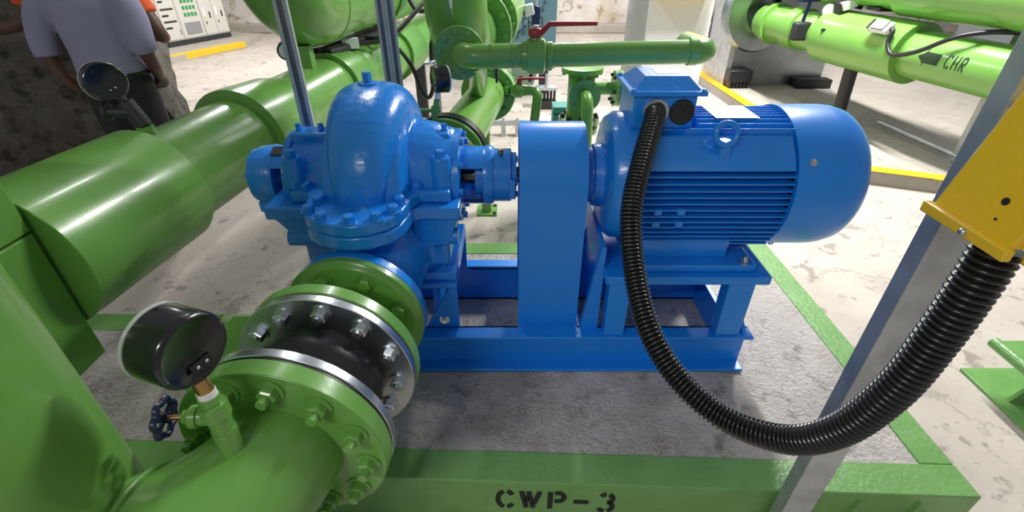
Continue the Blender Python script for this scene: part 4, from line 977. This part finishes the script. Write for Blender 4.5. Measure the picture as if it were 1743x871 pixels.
# ================================================================== RIGHT BACKGROUND
wp = thing('white_pillar', 'white painted pillar with grey side behind the motor terminal box', 'pillar', (1.6, 5.4, 0))
MB().prism([(1.33, 5.2), (1.95, 5.2), (1.95, 5.9), (1.33, 5.9)], 0, 3.4).build('shaft', WHITEW, wp, bevel=0.006)
MB().prism([(1.27, 5.35), (1.329, 5.25), (1.329, 5.9), (1.27, 5.9)], 0, 3.4).build('side_strip', GREYW, wp)
yb2 = thing('yellow_panel_box', 'yellow bottom of a wall box on the white pillar at top', 'box', (1.65, 5.1, 1.05))
MB().box(1.36, 1.86, 5.0, 5.199, 1.075, 1.6).build('body', YEL, yb2, bevel=0.006)
MB().box(1.80, 1.99, 4.97, 4.999, 1.085, 1.6).build('door_edge', YELK, yb2, bevel=0.004)
sc = thing('silver_clad_vessel', 'silver clad horizontal vessel with dark legs right of the white pillar', 'vessel', (2.3, 8.0, 0.1))
MB().tube([(2.1, 8.4, 1.0), (2.2, 8.3, 1.0), (4.4, 8.2, 1.0)], [0.45, 0.5, 0.5], 40).build('shell', SILV, sc)
for x in (2.25, 3.2):
    MB().box(x, x + 0.35, 8.0, 8.5, 0.1, 0.62).build('saddle', DARKM, sc)
pt = thing('galvanised_end_plate', 'upright galvanised steel end plate with round collar at right', 'plate', (3.0, 5.95, 0.1))
MB().box(2.56, 3.66, 5.93, 5.97, 0.105, 1.9).build('sheet', SHEET, pt)
MB().box(2.50, 2.56, 5.90, 6.6, 0.105, 1.9).build('side_flange', GALV, pt)
RD = Vector((-0.17, 1, 0)).normalized()
def RP(y, z=0.80): return Vector((2.88 - 0.17 * (y - 4.5) + 0.12, y, z))
MB().lathe([(0, 0.30), (0, 0.42), (-0.10, 0.42), (-0.13, 0.40), (-0.13, 0.20)], RP(5.925) + Vector((-0.05, 0, 0.10)), RD, 48, False).build('collar', SHEET, pt)
for (x, w_) in ((2.50, 0.26), (3.30, 0.40)):
    t = thing('rubber_foot', 'black ribbed rubber foot under the left corner of the galvanised plate' if x < 3 else 'low black rubber block under the right side of the galvanised plate', 'rubber foot', (x, 5.8, 0.1))
    if x < 3:
        MB().box(x, x + w_, 5.74, 5.90, 0.17, 0.30).build('cap', BLACKR, t, bevel=0.01)
        for k in range(6): MB().box(x + 0.02 + 0.04 * k, x + 0.045 + 0.04 * k, 5.75, 5.89, 0.1, 0.17).build('rib', BLACKR, t)
    else:
        MB().box(x, x + w_, 5.74, 5.90, 0.1, 0.20).build('block', BLACKR, t, bevel=0.01)

cr = thing('chilled_return_pipe', 'brightly lit green insulated return pipe marked CHR with black arrow at right', 'pipe', RP(3.8, 0.1))
MB().cyl(RP(5.8), RP(2.2), 0.168, seg=48).build('pipe', GREEN_LIT, cr)
MB().cyl(RP(4.85), RP(3.93), 0.222, seg=48).build('sleeve', GREEN_LIT, cr, bevel=0.003)
MB().cyl(RP(5.32), RP(5.18), 0.19, seg=40).build('collar', GREEN_LIT, cr)
MB().cyl(RP(5.66), RP(5.60), 0.20, seg=40).build('collar', GREEN_LIT, cr)
lgp = RP(4.45); MB().cyl((lgp.x + 0.02, 4.45, 0.115), (lgp.x - .02, 4.45, 0.66), 0.055, seg=20).build('support_leg', DARKM, cr)
MB().box(lgp.x - 0.12, lgp.x + 0.10, 4.33, 4.52, 0.1, 0.115).build('support_foot', GREEN_LIT, cr)
def cylmap(y0, phi0, r):
    # x runs toward the viewer along the pipe, y up around it
    def fn(a, b, l):
        y = y0 - a; c = RP(y); ph = phi0 - b / r
        rad = r + l
        return (c.x - rad * 1.0155 * math.cos(-ph), y, c.z + rad * math.sin(-ph))
    return fn
fnC0 = cylmap(3.52, math.radians(8), 0.168)
fnC = lambda a, b, l: fnC0(a * 0.56, b, l)
for b in letters('CHR', 0.10, 0.17, fnC, adv=0.95, lift=0.0018): b.build('stencil_letter', INKG, cr)
ar = MB(); arr = [(0, 0.05), (0.07, 0.095), (0.07, 0.072), (0.25, 0.072), (0.25, 0.010), (0.07, 0.010), (0.07, -0.012)]
fnA = cylmap(3.73, math.radians(8), 0.168)
cells = [(0.0, 0.05, 0.05), (0.07, -0.012, 0.105)]
va = []; fa = []
va += [fnA(0, 0.047, .001)]
K = 6
for i in range(K + 1): va.append(fnA(0.055, -0.015 + 0.125 * i / K, .001))
for i in range(K): fa.append((0, 1 + i, 2 + i))
n0 = len(va)
for i in range(K + 1): va.append(fnA(0.055, 0.010 + 0.075 * i / K, .001)); va.append(fnA(0.165, 0.010 + 0.075 * i / K, .001))
for i in range(K): fa.append((n0 + 2 * i, n0 + 2 * i + 1, n0 + 2 * i + 3, n0 + 2 * i + 2))
ar.add(va, fa).build('flow_arrow', INKG, cr)

cu = thing('chilled_supply_pipe', 'upper brightly lit green insulated pipe with collar above the CHR pipe', 'pipe', RP(3.8, 1.05))
def UP(y): return RP(y, 1.235) + Vector((0.05, 0, 0))
MB().cyl(UP(5.8), UP(2.0), 0.175, seg=48).build('pipe', GREEN_LIT, cu)
MB().cyl(UP(4.22), UP(2.0), 0.205, seg=48).build('sleeve', GREEN_LIT, cu, bevel=0.003)
MB().cyl(UP(5.15), UP(4.80), 0.20, seg=40).build('collar', GREEN_LIT, cu)
MB().box(UP(4.4).x - 0.10, UP(4.4).x + 0.06, 4.33, 4.50, 1.05, 1.075).build('label_patch', DARKM, cu)
# instruments on CHR pipe
fs1 = thing('flow_switch', 'white and grey sensor box on the CHR pipe sleeve with black cable', 'sensor', RP(4.05, 0.95))
c = RP(4.08, 0.80) + Vector((-0.185, 0, 0.150)); nrm = Vector((-0.75, 0, 0.62)).normalized(); tg = RD
bt = nrm.cross(tg).normalized()
MB().obox(c + nrm * 0.03, -tg * 0.085, bt * 0.045, nrm * 0.022).build('body', STICK, fs1, bevel=0.008)
MB().obox(c + nrm * 0.060, -tg * 0.06 + tg * 0.0, bt * 0.040, nrm * 0.0065).build('cover', CABG, fs1, bevel=0.003)
MB().obox(c + nrm * 0.036 + tg * 0.092, tg * 0.006, bt * 0.04, nrm * 0.022).build('end_cap', DARKM, fs1)
MB().cyl(c - nrm * 0.035, c + nrm * 0.008, 0.025).build('stem', GREEN_LIT, fs1)
c2 = c - tg * 0.092 + nrm * 0.03
cable('black cable drooping over the CHR pipe from the sensor box', [c2, c2 - tg * 0.03 + Vector((-0.01, 0, -0.02)), c2 - tg * 0.05 + Vector((-0.03, 0, -0.10)), c2 - tg * 0.14 + Vector((-0.04, 0, -0.16)), c2 - tg * 0.30 + Vector((-0.02, 0, -0.11)), c2 - tg * 0.46 + Vector((0.03, 0, 0.0)), c2 - tg * 0.58 + Vector((0.12, 0, 0.055)), c2 - tg * 0.70 + Vector((0.22, 0, 0.07))], 0.016)
vl = thing('butterfly_valve', 'dark valve head with navy tee handle on the CHR pipe', 'valve', RP(5.1, 0.9))
c = RP(5.05, 0.80) + Vector((-0.18, -0.05, 0.06))
MB().box(c.x - 0.09, c.x + 0.07, c.y - 0.09, c.y - 0.01, c.z - 0.12, c.z + 0.04).build('head', DARKM, vl, bevel=0.02)
MB().cyl(c + Vector((0, -0.03, 0.04)), c + Vector((0.02, -0.02, 0.21)), 0.016).build('stem', NAVY, vl)
MB().obox(c + Vector((0.02, -0.02, 0.215)), (0.12, 0.05, 0), (-0.01, 0.02, 0), (0, 0, 0.011)).build('tee_handle', NAVY, vl, bevel=0.005)
g3 = RP(4.95, 0.80) + Vector((-0.10, -0.05, 0.166))
gauge('pressure_gauge', 'small white faced dial gauge beside the dark valve on CHR pipe', g3 + Vector((0, 0, -.03)), g3 + Vector((0.02, -0.10, 0.045)), Vector((0.75, 0.6, 0.1)), 0.055, 0.03, stemmat=DARKM, simple=True)
vb2 = thing('valve_bracket', 'dark bent bracket with pale block between the two right pipes', 'bracket', RP(4.7, 0.9))
c = RP(4.72, 0.80) + Vector((-0.12, -0.02, 0.16))
MB().obox(c + Vector((0.03, 0, 0.02)), (0.012, 0, 0.004), (0, 0.05, 0), (-0.03, 0, 0.10)).build('arm', DARKM, vb2)
MB().obox(c + Vector((-0.03, -0.04, -0.09)), (0.055, -0.03, 0.0), (0.02, 0.04, 0), (0, 0, 0.012)).build('foot', DARKM, vb2)
MB().obox(c + Vector((0.06, -0.05, 0.11)), (0.05, -0.01, 0.02), (0.0, 0.03, 0), (-0.015, 0, 0.03)).build('block', STICK, vb2, bevel=0.006)
MB().obox(c + Vector((0.10, 0.0, 0.125)), (0.10, -0.02, -0.02), (0.0, 0.03, 0), (0.01, 0, 0.035)).build('clamp', DARKM, vb2, bevel=0.006)
# tie rods and struts beneath the right pipes
strut('strut_post', 'front galvanised strut of the pair under the CHR pipe', 3.42, 3.55, 0.1, 1.9, turn=20)
strut('strut_post', 'rearmost galvanised strut under the CHR pipe, closest to the right edge', 3.60, 3.62, 0.1, 1.9, turn=20)
o = tag(MB().tube([(3.35, 4.35, 0.14), (3.42, 3.5, 0.14)], 0.018, 10).build('threaded_rod', GALV), 'thin steel rod lying on the pad under the CHR pipe', 'rod')

# I-beam stub
ib = thing('green_beam_stub', 'green painted steel beam stub on the floor at far right', 'beam', (2.1, 1.4, 0))
ib_y0, ib_y1 = 1.12, 1.44
x0 = 1.88
MB().box(x0, 2.7, 1.10, 1.435, 0.0, 0.014).build('bottom_flange', GREENB, ib, bevel=0.002)
MB().prismy([(x0 + 0.045, 0.014), (2.7, 0.014), (2.7, 0.186), (x0 + 0.12, 0.186), (x0 + 0.12, 0.160)], 1.255, 1.268).build('web', GREENB, ib)
MB().box(x0 + 0.015, 2.7, 1.15, 1.40, 0.186, 0.2).build('top_flange', GREENB, ib, bevel=0.002)
MB().cyl((x0 + 0.012, 1.15, 0.192), (x0 + 0.012, 1.40, 0.192), 0.022, seg=16).build('rolled_edge', GREENB, ib)
for y in (1.20, 1.33): MB().box(x0 + 0.12, 2.2, y, y + 0.035, 0.2, 0.212).build('slot_plate', CABG, ib, bevel=0.003)

# ================================================================== SWITCHGEAR CABINETS
cb0 = Vector((-5.75, 7.9, 0.1)); cb1 = Vector((-5.12, 9.55, 0.1)); cd_ = (cb1 - cb0).normalized(); cn = Vector((cd_.y, -cd_.x, 0))
pos = [0.0, 0.53, 0.84, 1.27, 1.766]
labels = ['left pale switchgear cabinet partly hidden by the orange shirt', 'pale switchgear cabinet with rows of small black labels', 'pale switchgear cabinet with grey mesh window and green indicators', 'pale four-door switchgear cabinet nearest the peeling wall']
HC = 2.1
for i in range(4):
    a, b_ = pos[i], pos[i + 1]; c = cb0 + cd_ * (a + b_) / 2; w_ = (b_ - a) / 2 - 0.003
    t = thing('switchgear_cabinet', labels[i], 'cabinet', c, 'switchgear row')
    MB().obox(c - cn * 0.25 + Vector((0, 0, 0.04)), cd_ * w_, cn * 0.25, (0, 0, 0.04)).build('base', CABD, t)
    MB().obox(c - cn * 0.26 + Vector((0, 0, 0.08 + HC / 2)), cd_ * w_, cn * 0.25, (0, 0, HC / 2)).build('body', CAB, t)
    def panel(name, u0, u1, z0, z1, th, m, off=0.0, par=None):
        cc = cb0 + cd_ * (a + (b_ - a) * (u0 + u1) / 2) + Vector((0, 0, 0.08 + (z0 + z1) / 2)) + cn * (-0.01 + off + th / 2)
        return MB().obox(cc, cd_ * ((b_ - a) * (u1 - u0) / 2), cn * th / 2, (0, 0, (z1 - z0) / 2)).build(name, m, par or t)
    if i in (0, 1, 2):
        if i == 0:
            panel('door', 0.03, 0.97, 0.02, 0.62, 0.012, CAB); panel('door', 0.03, 0.97, 0.64, HC - 0.02, 0.012, CAB)
            panel('window', 0.66, 0.86, 0.12, 0.42, 0.004, WHITEP, 0.0125)
        else: panel('door', 0.03, 0.97, 0.02, HC - 0.02, 0.012, CAB)
    if i == 1:
        for k, z in enumerate((0.18, 0.27, 0.36, 0.45, 0.56, 0.69, 0.79, 0.94, 1.04)):
            n = (3, 8, 3, 8, 2, 8, 7, 8, 7)[k]
            for q in range(n): panel('name_label', 0.15 + 0.72 * q / max(n, 7), 0.15 + 0.72 * (q + (0.9 if n > 3 else 1.6)) / max(n, 7), z, z + 0.028, 0.003, CABD, 0.0125)
        panel('latch', 0.88, 0.92, 0.08, 0.16, 0.01, CABG, 0.0125)
    if i == 2:
        panel('mesh_window', 0.18, 0.82, 0.72, 1.6, 0.004, CABG, 0.0125); panel('vent_grille', 0.18, 0.86, 0.06, 0.24, 0.004, CABG, 0.0125)
        for q in range(4):
            for k in range(3): panel('indicator', 0.28 + 0.15 * q, 0.38 + 0.15 * q, 0.33 + 0.10 * k, 0.385 + 0.10 * k, 0.006, CABGR, 0.0125)
    if i == 3:
        for u0, u1 in ((0.02, 0.49), (0.51, 0.98)):
            for z0, z1, lowr in ((0.02, 0.55, True), (0.57, HC - 0.02, False)):
                d = panel('door', u0, u1, z0, z1, 0.012, CAB)
                if lowr:
                    panel('window', u0 + 0.08, u0 + 0.16, 0.30, 0.43, 0.004, WHITEP, 0.0125, d); panel('switch', u0 + 0.30, u0 + 0.34, 0.27, 0.36, 0.012, CABD, 0.0125, d); panel('lock', u0 + 0.10, u0 + 0.13, 0.18, 0.22, 0.008, CABD, 0.0125, d)
                else:
                    panel('meter', u0 + 0.08, u0 + 0.18, 0.98, 1.18, 0.006, CABD, 0.0125, d); panel('label_plate', u0 + 0.08, u0 + 0.22, 0.70, 0.82, 0.006, CABG, 0.0125, d); panel('switch', u0 + 0.32, u0 + 0.36, 0.92, 1.02, 0.012, CABD, 0.0125, d)

# ================================================================== PEOPLE
def limb(b, pts, rad, seg=16): b.tube(bez(pts, 5), [r for r in interp(rad, 5)], seg)
def interp(r, n):
    out = []
    for a, c in zip(r[:-1], r[1:]):
        for k in range(n): out.append(a + (c - a) * k / n)
    return out + [r[-1]]
def loft(b, secs, seg=24):   # (x, y, z, rx, ry)
    v = []; f = []
    for (x, y, z, rx, ry) in secs:
        for i in range(seg):
            a = 2 * PI * i / seg; v.append((x + rx * math.cos(a), y + ry * math.sin(a), z))
    for j in range(len(secs) - 1):
        for i in range(seg):
            k = (i + 1) % seg; f.append((j * seg + i, j * seg + k, (j + 1) * seg + k, (j + 1) * seg + i))
    f.append(tuple(reversed(range(seg)))); f.append(tuple((len(secs) - 1) * seg + i for i in range(seg)))
    return b.add(v, f)
def hand(b, wrist, d, side, palm_n):
    d = Vector(d).normalized(); s = Vector(side).normalized(); n = Vector(palm_n).normalized(); w0 = Vector(wrist)
    k = w0 + d * 0.085
    b.tube([w0, w0 + d * 0.03, w0 + d * 0.06, k], [0.026, 0.034, 0.038, 0.034], 12, sq=(1.0, 1.0))
    for i, (o_, L) in enumerate(((-0.030, 0.070), (-0.010, 0.080), (0.010, 0.075), (0.029, 0.058))):
        p0 = k - d * 0.015 + s * o_
        b.tube([p0, p0 + d * L * 0.45 + n * 0.006, p0 + d * L * 0.75 + n * 0.022, p0 + d * L * 0.92 + n * 0.042], [0.0105, 0.010, 0.0095, 0.008], 8)
    p0 = w0 + d * 0.03 - s * 0.028
    b.tube([p0, p0 + d * 0.03 - s * 0.022 + n * 0.01, p0 + d * 0.065 - s * 0.026 + n * 0.022], [0.014, 0.012, 0.009], 8)
def person(name, label, base, lean, armL, armR, shirt_m, trouser_m, sleeve, watch=False, zs=1.0, xs=1.0):
    bx_, by_ = base
    T = lambda p: (p[0] * xs + bx_, p[1] + by_ + lean * max(p[2] - 0.95, 0), p[2] * zs)
    t = thing(name, label, 'person', (bx_, by_, 0))
    body = MB(); top = MB(); leg = MB()
    # trunk, neck, head
    trunk = [(0, 0, 0.86, 0.155, 0.115), (0, 0, 0.97, 0.165, 0.118), (0, 0, 1.08, 0.150, 0.108), (0, 0.005, 1.22, 0.165, 0.115), (0, 0.0, 1.34, 0.185, 0.115), (0, -0.005, 1.42, 0.165, 0.095), (0, 0, 1.47, 0.075, 0.065), (0, 0.01, 1.54, 0.055, 0.058)]
    loft(body, [(*T((x, y, z)), rx * (0.5 + 0.5 * xs), ry) for x, y, z, rx, ry in trunk])
    hc = Vector(T((0, 0.03, 1.62)))
    body.ball(hc, 0.076, 0.098, 0.115, 20, 14)
    body.ball(hc + Vector((0, 0.035, -0.06)), 0.056, 0.06, 0.055)
    body.ball(hc + Vector((0, 0.102, -0.015)), 0.014, 0.018, 0.024, 10, 8)       # nose
    for sg in (-1, 1): body.ball(hc + Vector((sg * 0.078, 0.0, -0.01)), 0.010, 0.02, 0.032, 10, 8)
    for pts, sd in ((armL, -1), (armR, 1)):
        P_ = [Vector(T(p)) for p in pts]
        limb(body, P_, [0.055, 0.048, 0.040, 0.033, 0.026])
        d = (P_[-1] - P_[-2]).normalized()
        hand(body, P_[-1], d, Vector((0, 1, 0)).cross(d) * 0.3 + Vector((0, 1, 0)), Vector((-sd, 0.2, 0)))
        n = len(bez(P_, 5)); cut = int(n * sleeve); pp = bez(P_, 5)[:cut]
        top.tube(pp, [0.082 - 0.022 * i / len(pp) for i in range(len(pp))], 18)
        if watch and sd < 0:
            q = P_[-1] - d * 0.02; MB().lathe([(-0.014, 0.028), (-0.014, 0.032), (0.014, 0.032), (0.014, 0.028)], q, d, 20).build('wrist_watch', BELT, t)
    for sg in (-1, 1):
        K_ = [(sg * 0.085, 0, 0.92), (sg * 0.105, 0.0, 0.70), (sg * 0.11, 0.01, 0.48), (sg * 0.115, 0.0, 0.28), (sg * 0.115, -0.015, 0.07)]
        P_ = [Vector(T(p)) for p in K_]
        limb(body, P_, [0.085, 0.075, 0.055, 0.05, 0.038])
        limb(leg, P_, [0.108, 0.098, 0.078, 0.072, 0.066], 20)
        body.ball(Vector(T((sg * 0.12, 0.05, 0.04))), 0.04, 0.11, 0.035)
    loft(leg, [(*T((x, y, z)), rx * (0.5 + 0.5 * xs), ry) for x, y, z, rx, ry in [(0, -0.005, 0.84, 0.175, 0.130), (0, -0.01, 0.90, 0.183, 0.142), (0, 0, 0.98, 0.176, 0.128), (0, 0, 1.0, 0.174, 0.126)]])
    loft(top, [(*T((x, y, z)), rx * (0.5 + 0.5 * xs), ry) for x, y, z, rx, ry in [(0, 0, 0.955, 0.190, 0.142), (0, 0, 1.0, 0.188, 0.140), (0, 0, 1.08, 0.183, 0.136), (0, 0.0, 1.22, 0.196, 0.140), (0, 0.0, 1.33, 0.212, 0.136), (0, 0, 1.40, 0.20, 0.118), (0, 0, 1.45, 0.13, 0.085), (0, 0.005, 1.485, 0.075, 0.075)]])
    body.build('body', SKIN, t, remesh=0.0075, smooth=2)
    top.build('shirt', shirt_m, t, remesh=0.010, smooth=5)
    leg.build('trousers', trouser_m, t, remesh=0.010, smooth=5)
    loft(MB(), [(*T((0, 0, 0.962)), 0.181, 0.134), (*T((0, 0, 0.985)), 0.180, 0.133)]).build('belt', BELT, t)
    hr = MB(); hr.ball(hc + Vector((0, -0.018, 0.022)), 0.085, 0.098, 0.108, 20, 14)
    hr.build('hair', HAIR, t)
    for sg in (-1, 1):
        MB().ball(Vector(T((sg * 0.12, 0.055, 0.045))), 0.052, 0.135, 0.045, 16, 10).build('shoe', BELT, t)
        MB().ball(hc + Vector((sg * 0.03, 0.088, 0.005)), 0.011, 0.009, 0.008, 10, 6).build('eye', BLACKP, t)
    MB().obox(hc + Vector((0, 0.094, -0.062)), (0.022, 0, 0), (0, 0.006, 0), (0, 0, 0.004)).build('mouth', RED, t)
    return t
person('person', 'person in lavender shirt and black trousers seen from behind at left', (-2.20, 2.78), 0.02,
       [(-0.20, 0, 1.40), (-0.285, -0.03, 1.27), (-0.335, -0.04, 1.10), (-0.305, -0.03, 0.96), (-0.255, 0.02, 0.84)],
       [(0.19, 0, 1.40), (0.25, 0.0, 1.27), (0.27, -0.02, 1.12), (0.245, 0.04, 1.00), (0.18, 0.13, 0.92)], SHIRT, JEANS, 0.60, True, zs=0.935, xs=0.84)
person('person', 'person in orange shirt mostly hidden behind the lavender shirt', (-2.44, 3.10), 0.0,
       [(-0.20, 0, 1.40), (-0.31, -0.02, 1.30), (-0.37, -0.05, 1.17), (-0.52, -0.12, 1.13), (-0.64, -0.14, 1.12)],
       [(0.20, 0, 1.40), (0.29, 0.0, 1.27), (0.355, 0.0, 1.10), (0.31, 0.09, 1.06), (0.20, 0.20, 1.05)], ORANGE, BJEANS, 0.42, zs=0.97)
